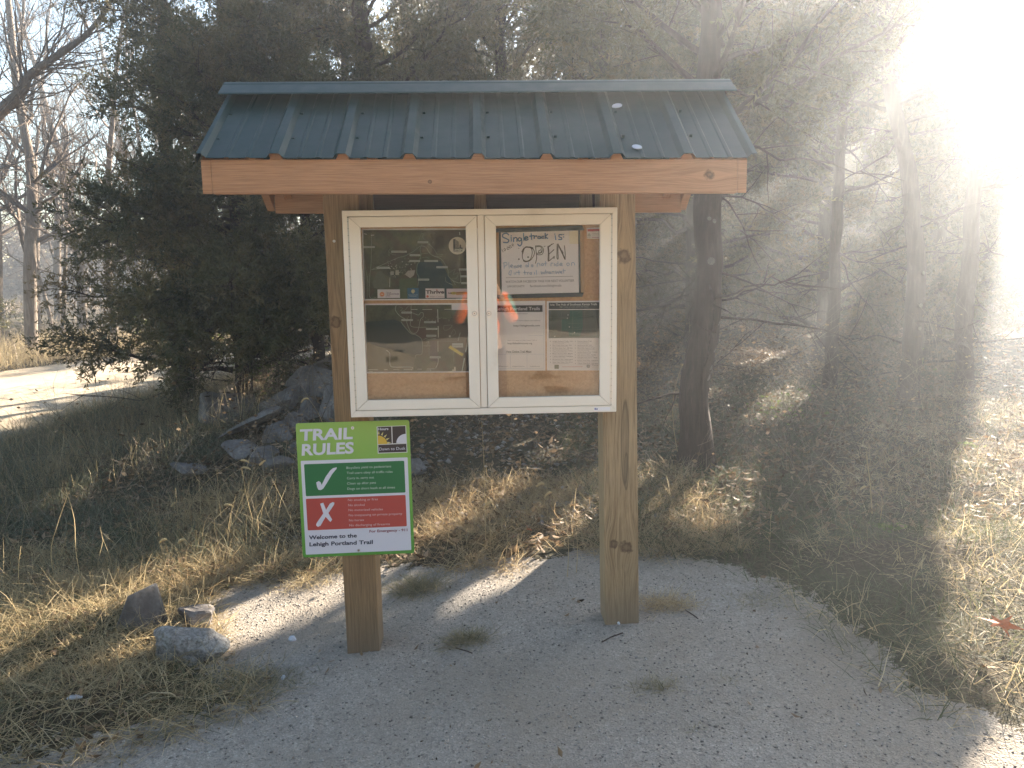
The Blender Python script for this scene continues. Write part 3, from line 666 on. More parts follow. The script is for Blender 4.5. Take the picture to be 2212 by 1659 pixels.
for P, w_, c in (([(740, 180), (725, 250), (780, 340), (860, 400), (900, 420)], 1.3, pl), ([(830, 480), (900, 570), (1010, 690), (1100, 715), (1200, 785), (1225, 900), (1210, 1070), (1110, 1085), (1090, 1140)], 1.0, pl), ([(930, 470), (960, 560), (1010, 660), (1080, 690), (1140, 640), (1170, 520), (1190, 430), (1240, 380), (1235, 310), (1190, 310), (1150, 350), (1040, 310)], 1.0, pl),
                 ([(1015, 170), (1015, 240), (1018, 400), (1020, 560), (1300, 575)], .9, pl), ([(1018, 248), (1130, 248)], .9, wl_), ([(1225, 250), (1400, 246)], .9, wl_), ([(1630, 246), (1755, 244)], .9, wl_), ([(1505, 250), (1512, 480)], 1.6, wl_), ([(1515, 560), (1518, 760)], 1.7, wl_), ([(1510, 830), (1512, 1020)], 1.4, wl_), ([(1515, 1130), (1512, 1230), (1470, 1330)], 1.2, wl_),
                 ([(560, 1000), (620, 1060), (625, 1250), (690, 1310), (1020, 1310), (1025, 1365)], 1.6, wl_), ([(230, 1358), (400, 1358)], 1.0, wl_), ([(520, 1358), (580, 1358)], 1.4, wl_), ([(690, 1356), (800, 1356)], 1.2, wl_), ([(885, 1355), (1025, 1354)], 1.7, wl_), ([(1135, 1350), (1210, 1350)], 1.2, wl_), ([(1310, 1345), (1450, 1342)], 1.0, wl_), ([(1365, 1345), (1380, 1400)], 1.0, wl_),
                 ([(2100, 400), (2060, 800), (2020, 1030)], 1.6, (.42, .5, .45)), ([(1998, 1150), (1955, 1380)], 2.2, (.48, .56, .5)), ([(1920, 680), (1880, 830)], 1.6, (.3, .33, .28)), ([(1620, 545), (1770, 540), (1700, 620), (1620, 620), (1620, 545)], .5, pl), ([(1750, 700), (1800, 620), (1840, 680), (1780, 740)], .4, pl), ([(1345, 820), (1348, 1110)], .5, pl), ([(1245, 920), (1390, 920)], .8, pl), ([(1290, 860), (1340, 840), (1300, 930)], .5, pl),
                 ([(1800, 1030), (1798, 1210)], .5, pl), ([(800, 200), (860, 230), (820, 270), (900, 260), (960, 190), (990, 180)], .5, pl), ([(1250, 800), (1340, 770), (1470, 790), (1300, 810)], .7, pl), ([(1520, 830), (1860, 835)], .4, pl)):
    A.line(smooth(Z4(P)), w_, c)
for k in range(60):
    x = R.uniform(900, 1800); y = 420 + R.gauss(0, 18); s = R.uniform(5, 22); A.poly(Z4([(x, y), (x + s, y - 3), (x + s, y + s * .6), (x, y + s * .6)]), R.choice([(.36, .34, .28), (.28, .27, .21), (.05, .055, .05)]))
A.up()
for x0, x1, y in ((838, 1030, 305), (838, 1045, 443), (1255, 1475, 482), (1290, 1500, 607), (1295, 1480, 732), (1360, 1560, 1130)): maplabel(A, Z4, x0, x1, y)
maplabel(A, Z4, 1772, 1975, 910, h=78); A.poly(Z4([(1712, 725), (1745, 725), (1745, 760), (1712, 760)]), (.6, .6, .55))
A.poly(Z4([(1740, 912), (1982, 1068), (1955, 1112), (1702, 955)]), (.72, .58, .12)); A.poly(Z4([(1808, 1305), (1835, 1305), (1840, 1380), (1770, 1380), (1780, 1350), (1808, 1360)]), (.66, .62, .52)); A.line(Z4([(230, 1395), (300, 1393)]), 1.6, (.6, .58, .5))
A.build(t)

# --- whiteboard with handwriting
q1 = lambda x, y: ((1220 + x * .12054) / 1.15732, (560 + y * .12054) / 1.15732)
Q1 = lambda L_: [q1(*q) for q in L_]
t, A = sheet_thing('whiteboard', 'white dry erase board in a dark tray frame, handwritten in blue and black', 'whiteboard', Q1([(262, 165), (1872, 120), (1890, 1425), (285, 1460)]), .052, M['white'])
fr_ = flat('charcoal plastic frame', (.05, .055, .06), .5); tn = flat('tan side strip', (.48, .30, .16))
b = MB()
def qbar(P, m, y0=.048, y1=.0605): 
    q = [ony(x, y, y0) for x, y in Q1(P)]; b.hexa([(v[0], y0, v[2]) for v in q] + [(v[0], y1, v[2]) for v in q], m)
qbar([(125, 85), (1940, 30), (1995, 80), (1995, 130), (130, 175)], fr_) if False else None
for P, m in (([(118, 95), (1950, 28), (2000, 130), (125, 180)], fr_), ([(150, 1470), (1990, 1420), (1960, 1510), (160, 1550)], fr_), ([(222, 170), (264, 168), (290, 1462), (250, 1468)], fr_), ([(1870, 135), (1912, 132), (1925, 1425), (1888, 1428)], fr_), ([(148, 176), (222, 172), (250, 1466), (160, 1470)], tn), ([(1914, 134), (1992, 130), (2000, 1420), (1928, 1424)], tn)): qbar(P, m)
b.build('frame', t, .001)
A.poly(Q1([(1680, 150), (1868, 142), (1872, 415), (1690, 410)]), (.80, .74, .60)); A.up()
blue = (.16, .30, .52); blu2 = (.33, .44, .60); blk = (.10, .075, .06)
def hw(strokes, w_, c):
    for s_ in strokes: A.line(smooth(Q1(s_), 4) if len(s_) > 2 else Q1(s_), w_, c, L=True)
hw([[(430, 225), (380, 190), (310, 215), (310, 270), (390, 310), (430, 340), (400, 385), (320, 380)], [(480, 270), (485, 355)], [(480, 240), (483, 246)], [(530, 365), (530, 285)], [(532, 310), (570, 280), (600, 300), (600, 360)],
    [(690, 300), (650, 285), (625, 320), (650, 355), (690, 330), (695, 300), (700, 400), (660, 455), (615, 420)], [(735, 190), (745, 340)], [(775, 300), (825, 285), (800, 260), (765, 285), (780, 335), (835, 320)],
    [(895, 200), (905, 320)], [(860, 255), (960, 240)], [(960, 300), (960, 265), (1000, 245), (1010, 260)], [(1080, 260), (1045, 260), (1035, 295), (1075, 300), (1085, 265), (1095, 300)], [(1160, 255), (1120, 262), (1115, 290), (1165, 292)], [(1185, 190), (1190, 300)], [(1235, 215), (1190, 260), (1240, 300)],
    [(1395, 240), (1405, 325)], [(1385, 205), (1388, 212)], [(1535, 225), (1480, 225), (1475, 265), (1525, 285), (1520, 320), (1465, 320)], [(1562, 215), (1564, 222)], [(1566, 265), (1568, 272)]], 2.6, blue)
hw([[(290, 530), (315, 585)], [(330, 520), (345, 560), (365, 535), (345, 505), (330, 520)], [(365, 520), (385, 510)], [(390, 480), (415, 480), (400, 530), (440, 520)], [(420, 470), (430, 495), (455, 480)], [(445, 445), (460, 510)], [(465, 440), (490, 495)], [(490, 430), (520, 415), (520, 465)], [(495, 450), (525, 437)]], 1.0, blk)
ob = (.13, .105, .085)
hw([[(860, 480), (770, 480), (715, 600), (720, 720), (780, 770), (870, 740), (915, 620), (900, 510), (840, 485), (760, 500), (712, 640)], [(880, 480), (950, 540), (955, 640), (880, 750), (780, 785), (730, 760)], [(700, 580), (750, 500), (860, 475), (940, 500)],
    [(985, 455), (1000, 600), (1010, 700), (985, 815)], [(985, 455), (1090, 455), (1150, 520), (1130, 620), (1060, 640), (1000, 625)], [(1000, 475), (1080, 470), (1125, 530), (1100, 600), (1010, 605)], [(1095, 520), (1100, 590), (1050, 590), (1060, 550), (1075, 555)],
    [(1240, 470), (1250, 600), (1245, 740), (1265, 765), (1370, 680)], [(1255, 470), (1265, 620), (1262, 750)], [(1240, 470), (1360, 405)], [(1275, 470), (1320, 415)], [(1260, 630), (1370, 530)], [(1345, 700), (1375, 672), (1368, 720)],
    [(1435, 415), (1430, 600), (1432, 710), (1455, 715), (1450, 560), (1455, 430)], [(1450, 410), (1530, 560), (1600, 735)], [(1470, 470), (1560, 660), (1590, 730)], [(1585, 450), (1600, 600), (1600, 735)], [(1530, 550), (1560, 600)]], 1.7, ob)
for x, y, r_ in ((832, 688, 2.0), (640, 728, 2.0), (640, 506, .9), (1165, 466, 1.1), (728, 475, .8), (1185, 462, .8)): A.disc(*q1(x, y), r_, ob, 8)
hw([[(330, 810), (335, 920)], [(310, 810), (380, 800), (395, 840), (340, 880)], [(430, 800), (440, 920)], [(470, 880), (510, 870), (490, 845), (465, 880), (510, 910)], [(575, 870), (540, 880), (545, 910), (580, 905), (580, 870), (590, 905)], [(640, 850), (610, 870), (635, 890), (605, 905)], [(660, 880), (695, 870), (680, 850), (655, 880), (690, 905)],
    [(830, 870), (790, 850), (790, 890), (830, 885)], [(838, 800), (838, 890)], [(930, 850), (900, 850), (900, 885), (930, 885), (930, 850)], [(1020, 885), (1025, 820), (1060, 815), (1080, 860)], [(1130, 815), (1105, 845), (1130, 865), (1155, 840), (1130, 815)], [(1190, 775), (1195, 865)], [(1165, 820), (1220, 812)],
    [(1305, 870), (1310, 815), (1345, 812)], [(1375, 815), (1380, 865)], [(1445, 820), (1405, 840), (1415, 870), (1450, 860)], [(1450, 780), (1455, 865)], [(1490, 850), (1540, 830), (1510, 810), (1485, 850), (1545, 865)], [(1660, 805), (1630, 830), (1655, 865), (1690, 835), (1660, 805)], [(1735, 865), (1735, 810), (1780, 800), (1800, 855)],
    [(465, 960), (430, 1030), (470, 1060), (480, 1000), (490, 960)], [(540, 1010), (545, 1050)], [(575, 1045), (580, 1005), (610, 1000)], [(640, 960), (645, 1055)], [(615, 1005), (665, 1000)], [(760, 960), (765, 1050)], [(735, 1010), (800, 1005)], [(820, 1045), (820, 1005), (850, 1000)], [(895, 1005), (865, 1020), (880, 1045), (900, 1040), (900, 1000)], [(960, 1000), (965, 1045)], [(1000, 960), (1005, 1045)],
    [(1100, 985), (1115, 1040), (1140, 1000), (1165, 1035), (1185, 985)], [(1195, 950), (1205, 1035)], [(1205, 1010), (1240, 990), (1245, 1030)], [(1270, 1020), (1300, 1005), (1275, 990), (1265, 1020), (1310, 1030)], [(1330, 1030), (1330, 990), (1360, 985), (1370, 1030)], [(1400, 975), (1415, 1030), (1440, 990), (1465, 1025), (1480, 970)], [(1500, 1010), (1530, 1000), (1510, 980), (1498, 1010), (1540, 1025)], [(1560, 930), (1570, 1020)], [(1540, 975), (1605, 965)]], 1.4, blu2)
A.line(Q1([(370, 1115), (1760, 1082)]), .8, (.2, .17, .16), L=True)
A.text('WATCH OUR FACEBOOK PAGE FOR NEXT VOLUNTEER', *q1(365, 1222), *q1(1785, 1195), 5.0, (.10, .08, .09)); A.text('OPPORTUNITY!', *q1(395, 1318), *q1(755, 1308), 4.2, (.12, .10, .10)); A.text('facebook.com/lehightrails', *q1(870, 1308), *q1(1520, 1295), 4.8, (.10, .08, .09))
A.build(t)

# --- small red and white notice
t, A = sheet_thing('notice', 'small white notice with a red band in the top corner of the case', 'notice', Q1([(2048, 82), (2330, 70), (2335, 300), (2050, 305)]), YB, M['white'])
A.poly(Q1([(2062, 110), (2330, 98), (2330, 148), (2064, 156)]), (.5, .08, .08)); A.poly(Q1([(2060, 230), (2095, 175), (2130, 225), (2130, 260), (2060, 262)]), (.4, .4, .38)); A.up(); A.line(Q1([(2060, 285), (2130, 282)]), 1.2, (.2, .2, .2)); A.line(Q1([(2155, 280), (2300, 276)]), 1.2, (.35, .1, .1)); A.line(Q1([(2160, 200), (2300, 195)]), .8, (.4, .4, .4)); A.line(Q1([(2160, 230), (2300, 225)]), .8, (.4, .4, .4))
A.build(t)

# --- information sheets
q2 = lambda x, y: ((1220 + x * .13562) / 1.15732, (740 + y * .13562) / 1.15732)
Q2 = lambda L_: [q2(*q) for q in L_]
dk = (.05, .045, .05)
t, A = sheet_thing('poster', 'white sheet headed Lehigh Portland Trails with web addresses', 'poster', Q2([(90, 98), (1055, 88), (1060, 1375), (110, 1375)]), YB, M['white'])
A.poly(Q2([(115, 175), (1005, 168), (1006, 292), (118, 296)]), dk); A.up()
A.text('Lehigh Portland Trails', *q2(150, 265), *q2(955, 260), 7.0, (.7, .66, .68), .012)
A.k -= 1
gy = (.22, .20, .22)
A.text('Online Information', *q2(400, 337), *q2(730, 335), 3.0, gy); A.text('Learn more about our trails at', *q2(470, 464), *q2(960, 462), 3.2, gy); A.text('http://lehightrails.com', *q2(470, 562), *q2(958, 558), 3.8, dk, .01)
A.text('Learn more about our Allen County Trails at', *q2(360, 828), *q2(900, 824), 2.6, gy); A.text('http://bikeallencounty.org', *q2(362, 888), *q2(812, 885), 3.4, dk, .01); A.text('View Online Trail Maps', *q2(330, 1042), *q2(798, 1038), 4.0, dk, .01); A.line(Q2([(330, 1050), (798, 1046)]), .6, dk, L=True)
for x0, x1, s_ in ((158, 372, 'MTBProject.com'), (450, 672, 'Singletracks.com'), (768, 955, 'TrailLink.com')): A.text(s_, *q2(x0, 1305), *q2(x1, 1304), 2.4, gy)
bl = (.50, .50, .58)
for P in ([(90, 150), (1025, 148), (1030, 1335)], [(110, 1335), (1030, 1335)], [(140, 800), (350, 735)] if False else [(740, 730), (1020, 728)], [(110, 1075), (1025, 1072)], [(412, 1080), (415, 1330)], [(718, 1078), (720, 1330)]): A.line(Q2(P), .5, bl)
A.build(t)
t, A = sheet_thing('poster', 'white sheet with dark banner and green area map above two columns of trail names', 'poster', Q2([(1082, 95), (2240, 85), (2245, 1372), (1085, 1372)]), YB, M['white'])
A.poly(Q2([(1120, 122), (2230, 110), (2230, 240), (1120, 242)]), (.075, .085, .09)); A.poly(Q2([(1118, 258), (2230, 252), (2230, 772), (1118, 776)]), (.085, .105, .095)); A.up()
A.text('Iola: The Hub of Southeast Kansas Trails', *q2(1148, 178), *q2(2010, 168), 4.6, (.72, .7, .68), .015); A.text('200+ miles of trails within 50 miles!', *q2(1315, 214), *q2(1850, 208), 2.8, (.42, .44, .42))
A.poly(Q2([(1360, 430), (1500, 420), (1510, 270), (1740, 262), (1750, 560), (1700, 740), (1490, 750), (1480, 650), (1350, 640)]), (.045, .115, .095)); A.up()
for P in ([(1140, 400), (1900, 380)], [(1480, 505), (1700, 500)], [(1540, 585), (1680, 583)], [(1560, 270), (1565, 770)], [(1780, 280), (1790, 640)], [(1120, 640), (2200, 600)], [(1350, 300), (1360, 700)], [(1980, 620), (2020, 360)], [(1640, 320), (1720, 280)]): A.line(Q2(P), .4, (.16, .20, .18))
for x, y in ((1475, 350), (1462, 410), (1500, 570), (1593, 672), (1232, 745)): A.disc(*q2(x, y), 1.1, (.6, .62, .6), 8)
for col, (x0, x1) in enumerate(((1190, 1560), (1650, 2030))):
    names = [('Lehigh Portland Trails - Iola', 2), ('Elm Creek Park Trail - Iola', 1), ('Elk River State Park - Elk City', 1), ('Cross Timbers State Park - Toronto', 1), ('Melvern Riverfront Park - Melvern', 1), ('Crawford State Park - Farlington', 1), ('Elk City State Park - Independence', 1), ('Gunn Park Trails - Fort Scott', 1)] if col == 0 else [('Prairie Spirit Trail', 2), ('Southwind Rail Trail', 1), ('Flint Hills Nature Trail', 2), ('Landon Nature Trail - Topeka', 1), ('Lake Shawnee Park - Topeka', 1), ('Hillsdale State Park - Paola', 1), ('Kansas Trails Park - Lawrence', 1), ('Clinton State Park - Lawrence', 1)]
    y = 838
    for nm, k in names:
        A.disc(*q2(x0 - 40, y - 4), .8, gy, 6); A.text(nm, *q2(x0, y + 5), *q2(x0 + min(x1 - x0, 13 * len(nm)), y + 3), 2.1, gy, .01)
        for j in range(k): y += 22; A.line(Q2([(x0, y), (x0 + R.uniform(200, 340), y - 2)]), .6, (.42, .40, .42), L=True)
        y += 30
A.poly(Q2([(1225, 1268), (1305, 1268), (1305, 1342), (1225, 1342)]), (.25, .24, .17)); A.disc(*q2(1850, 1295), 4, (.3, .33, .35), 16); A.line(Q2([(1372, 1306), (1740, 1302)]), .8, (.6, .3, .28)); A.text('Thrive', *q2(1915, 1285), *q2(2030, 1283), 2.8, gy, .01); A.line(Q2([(1915, 1310), (2020, 1308)]), .5, (.5, .4, .4))
A.build(t)
# case maker's tag
p0, p1 = ony(1283, 882, -.001), ony(1318, 888, -.001)
b = MB(); b.box(((p0[0] + p1[0]) / 2, -.0006, ZC - .449), (p1[0] - p0[0], .001, .016), M['white']); tg = b.build('maker_tag', D)
b = MB(); b.box((p0[0] + .006, -.0014, ZC - .448), (.006, .0005, .009), ink((.15, .15, .35))); b.box((p0[0] + .014, -.0014, ZC - .449), (.005, .0005, .008), ink((.15, .15, .35))); b.build('mark', tg)

# ------------------------------------------------------------------ trail rules sign
sz = lambda x, y: ((720 + x * .23504) / 1.15732, (1030 + y * .23504) / 1.15732)
S = lambda L_: [sz(*q) for q in L_]
YS = .062
def rrect(P, r, n=5):      # rounded quad in photo units
    out = []
    for i in range(4):
        p = np.array(P[i], float); a = np.array(P[i - 1], float); c = np.array(P[(i + 1) % 4], float)
        u = (a - p) / np.linalg.norm(a - p) * r; v = (c - p) / np.linalg.norm(c - p) * r
        for k in range(n + 1):
            t_ = k / n; out.append(tuple(p + u * (1 - t_) ** 2 + v * t_ ** 2))
    return out
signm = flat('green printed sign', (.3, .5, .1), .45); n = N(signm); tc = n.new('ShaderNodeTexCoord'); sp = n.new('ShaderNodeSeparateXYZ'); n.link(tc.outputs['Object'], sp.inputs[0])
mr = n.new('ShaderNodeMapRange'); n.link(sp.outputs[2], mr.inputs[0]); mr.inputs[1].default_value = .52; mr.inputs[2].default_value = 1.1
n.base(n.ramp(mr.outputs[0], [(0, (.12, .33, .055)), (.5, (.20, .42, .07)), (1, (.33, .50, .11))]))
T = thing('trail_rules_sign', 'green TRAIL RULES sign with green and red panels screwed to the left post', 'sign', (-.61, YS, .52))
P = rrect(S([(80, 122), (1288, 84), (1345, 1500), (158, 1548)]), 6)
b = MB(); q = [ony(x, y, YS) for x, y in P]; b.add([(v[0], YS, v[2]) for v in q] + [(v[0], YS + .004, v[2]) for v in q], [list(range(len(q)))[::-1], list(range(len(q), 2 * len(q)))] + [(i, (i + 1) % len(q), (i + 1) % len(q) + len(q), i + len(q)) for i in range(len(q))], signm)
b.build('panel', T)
A = Art(YS - .0006); wh = (.72, .69, .74)
A.poly(rrect(S([(135, 520), (1272, 482), (1312, 1468), (190, 1518)]), 2), wh); A.poly(S([(943, 155), (1255, 142), (1270, 430), (955, 442)]), (.74, .70, .68)); A.up()
A.poly(rrect(S([(170, 556), (1236, 518), (1250, 856), (190, 896)]), 2.5), (.045, .18, .065)); A.poly(rrect(S([(190, 924), (1250, 882), (1264, 1215), (210, 1260)]), 2.5), (.50, .085, .065))
br = (.075, .055, .05)
A.poly(S([(952, 160), (1098, 154), (1105, 334), (960, 342)]), br); A.poly(S([(1108, 154), (1248, 148), (1256, 328), (1114, 334)]), br); A.poly(S([(960, 350), (1258, 338), (1262, 424), (964, 434)]), br); A.up()
A.poly(S([(955, 250)] + [(955 + 100 * math.sin(a), 340 - 90 * math.cos(a)) for a in np.linspace(0, math.pi / 2, 9)] + [(957, 342)]), (.72, .46, .07))
for a in (.08, .42, .76, 1.1, 1.45):
    cx_, cy_ = 955, 340; r0, r1 = 103, 142
    A.poly(S([(cx_ + r0 * math.sin(a - .1), cy_ - r0 * math.cos(a - .1)), (cx_ + r1 * math.sin(a), cy_ - r1 * math.cos(a)), (cx_ + r0 * math.sin(a + .1), cy_ - r0 * math.cos(a + .1))]), (.72, .60, .25))
A.poly(S([(1256, 232)] + [(1256 - 104 * math.sin(a), 330 - 98 * math.cos(a)) for a in np.linspace(0, math.pi / 2, 9)] + [(1258, 330)]), wh)
A.text('Hours', *sz(958, 195), *sz(1068, 190), 5.2, wh, .025); A.text('Dawn to Dusk', *sz(970, 410), *sz(1250, 400), 6.4, wh)
A.text('TRAIL', *sz(122, 303), *sz(688, 283), 23.5, wh, .032, sv=-.04); A.text('RULES', *sz(145, 460), *sz(698, 436), 23.5, wh, .032, sv=-.04)
A.poly(S([(300, 750), (325, 735), (345, 745), (358, 775), (400, 690), (450, 620), (480, 597), (520, 588), (515, 605), (470, 660), (420, 745), (375, 815), (350, 830), (325, 828), (310, 800)]), wh)
A.poly(S([(342, 975), (375, 965), (405, 1040), (445, 975), (475, 958), (494, 965), (490, 985), (430, 1075), (470, 1145), (450, 1170), (400, 1115), (345, 1210), (318, 1222), (298, 1205), (305, 1180), (375, 1080)]), wh)
for s_, x0, x1, y0, y1 in (('Bicyclists yield to pedestrians', 622, 1098, 605, 588), ('Trail users obey all traffic rules', 625, 1112, 660, 645), ('Carry in, carry out', 627, 914, 716, 706), ('Clean up after pets', 629, 936, 772, 762), ('Dogs on short leash at all times', 632, 1138, 828, 812)): A.text(s_, *sz(x0, y0), *sz(x1, y1), 4.9, (.55, .62, .55))
for s_, x0, x1, y0, y1 in (('No smoking or fires', 638, 956, 948, 938), ('No alcohol', 641, 815, 1003, 998), ('No motorized vehicles', 644, 1008, 1055, 1045), ('No trespassing on private property', 646, 1215, 1110, 1092), ('No horses', 649, 808, 1164, 1158), ('No discharging of firearms', 652, 1083, 1217, 1202)): A.text(s_, *sz(x0, y0), *sz(x1, y1), 4.9, (.70, .50, .50))
A.text('For Emergency - 911', *sz(866, 1282), *sz(1270, 1266), 5.4, (.28, .06, .08), .025); A.text('Welcome to the', *sz(222, 1355), *sz(732, 1332), 8.2, (.035, .035, .06), .025); A.text('Lehigh Portland Trail', *sz(228, 1428), *sz(902, 1402), 8.2, (.035, .035, .06), .025)
A.build(T)
for (x, y), r_, m in ((sz(688, 168), .0072, M['white']), (sz(752, 1468), .0068, M['steel'])):
    p = ony(x, y, YS); b = MB(); b.tube([(p[0], YS - .003, p[2]), (p[0], YS - .0045, p[2])], r_, m, 16); b.tube([(p[0], YS - .0046, p[2]), (p[0], YS - .0062, p[2])], r_ * .6, M['steel'] if m is not M['steel'] else M['brass'], 10); b.build('screw', T)

# ------------------------------------------------------------------ vegetation builders
def frames(d):
    d = d / np.linalg.norm(d, axis=1, keepdims=True)
    ref = np.where(np.abs(d[:, 2:3]) < .9, np.array([[0, 0, 1.]]), np.array([[1., 0, 0]]))
    a = np.cross(d, ref); a /= np.linalg.norm(a, axis=1, keepdims=True); b = np.cross(d, a)
    return d, a, b
def segtubes(P0, P1, r0, r1, n):
    d, a, b = frames(P1 - P0 + 1e-9); m = len(P0)
    t = np.arange(n) * 2 * np.pi / n; c, s = np.cos(t), np.sin(t)
    off = a[:, None] * c[None, :, None] + b[:, None] * s[None, :, None]
    V = np.concatenate([P0[:, None] + off * r0[:, None, None], P1[:, None] + off * r1[:, None, None]], 1).reshape(-1, 3)
    j = np.arange(n); base = (np.arange(m) * 2 * n)[:, None]
    Fq = np.stack([base + j, base + (j + 1) % n, base + n + (j + 1) % n, base + n + j], -1).reshape(-1, 4)
    return V, Fq
def polytube(P, r, n, wob=0., seed=0, ridges=0):
    """one continuous tube with bark-like ridges"""
    P = np.array(P, float); m = len(P); d = np.gradient(P, axis=0); d, a, b = frames(d)
    for i in range(1, m):
        a[i] = a[i - 1] - d[i] * (a[i - 1] @ d[i]); a[i] /= np.linalg.norm(a[i]); b[i] = np.cross(d[i], a[i])
    t = np.arange(n) * 2 * np.pi / n
    rr = np.array(r)[:, None] * np.ones((1, n))
    if wob: rr = rr * (1 + wob * (vnoise(np.tile(t * 1.2, (m, 1)) + seed, np.arange(m)[:, None] * .35 + np.zeros((1, n)), seed) - .5) + ridges * (vnoise(np.tile(np.arange(n) * .9, (m, 1)), np.arange(m)[:, None] * .25 + np.zeros((1, n)), seed + 1) - .5))
    V = P[:, None] + (a[:, None] * np.cos(t)[None, :, None] + b[:, None] * np.sin(t)[None, :, None]) * rr[..., None]
    i, j = np.meshgrid(np.arange(m - 1), np.arange(n), indexing='ij'); i = i.ravel(); j = j.ravel()
    return V.reshape(-1, 3), np.stack([i * n + j, i * n + (j + 1) % n, (i + 1) * n + (j + 1) % n, (i + 1) * n + j], -1)
def join(parts):
    V, Fq, o = [], [], 0
    for v, f in parts: V.append(v); Fq.append(f + o); o += len(v)
    return np.concatenate(V), np.concatenate(Fq)

def spray_template(g, nb=22, L=.27, bl=.095, bw=.0135):
    V = []; T_ = []
    for k in range(nb):
        t = g.random(); base = np.array([t * L * .9, 0, 0]) + g.normal(0, .006, 3)
        d = np.array([.75, g.normal(0, .75), g.normal(0, .5)]); d /= np.linalg.norm(d)
        l = bl * g.uniform(.5, 1.2) * (1 - .45 * t); s = np.cross(d, g.normal(0, 1, 3)); s /= np.linalg.norm(s); s *= bw * g.uniform(.6, 1.3)
        V += [base - s * .4, base + d * l * .55 + s, base + d * l]
        T_.append(len(V) - 3)
    return np.array(V), np.array([[i, i + 1, i + 2] for i in T_])
g0 = np.random.default_rng(5)
SPR = [spray_template(g0) for _ in range(5)]
def sprays(P, D, S, g, tint):
    Vs, Fs, Ts, o = [], [], [], 0
    k = g.integers(0, len(SPR), len(P))
    for q in range(len(SPR)):
        m = k == q
        if not m.any(): continue
        V, Fc = SPR[q]; d, a, b = frames(D[m]); th = g.uniform(0, 2 * np.pi, m.sum()); c, s = np.cos(th)[:, None], np.sin(th)[:, None]
        a, b = a * c + b * s, -a * s + b * c
        W = P[m][:, None] + S[m][:, None, None] * (V[None, :, :1] * d[:, None] + V[None, :, 1:2] * a[:, None] + V[None, :, 2:] * b[:, None])
        Vs.append(W.reshape(-1, 3)); n_ = len(V); Fs.append((Fc[None] + (np.arange(m.sum()) * n_)[:, None, None]).reshape(-1, 3) + o); o += m.sum() * n_
        Ts.append(np.repeat(tint[m], n_) + g.normal(0, .06, m.sum() * n_))
    return np.concatenate(Vs), np.concatenate(Fs), np.clip(np.concatenate(Ts), 0, 1)

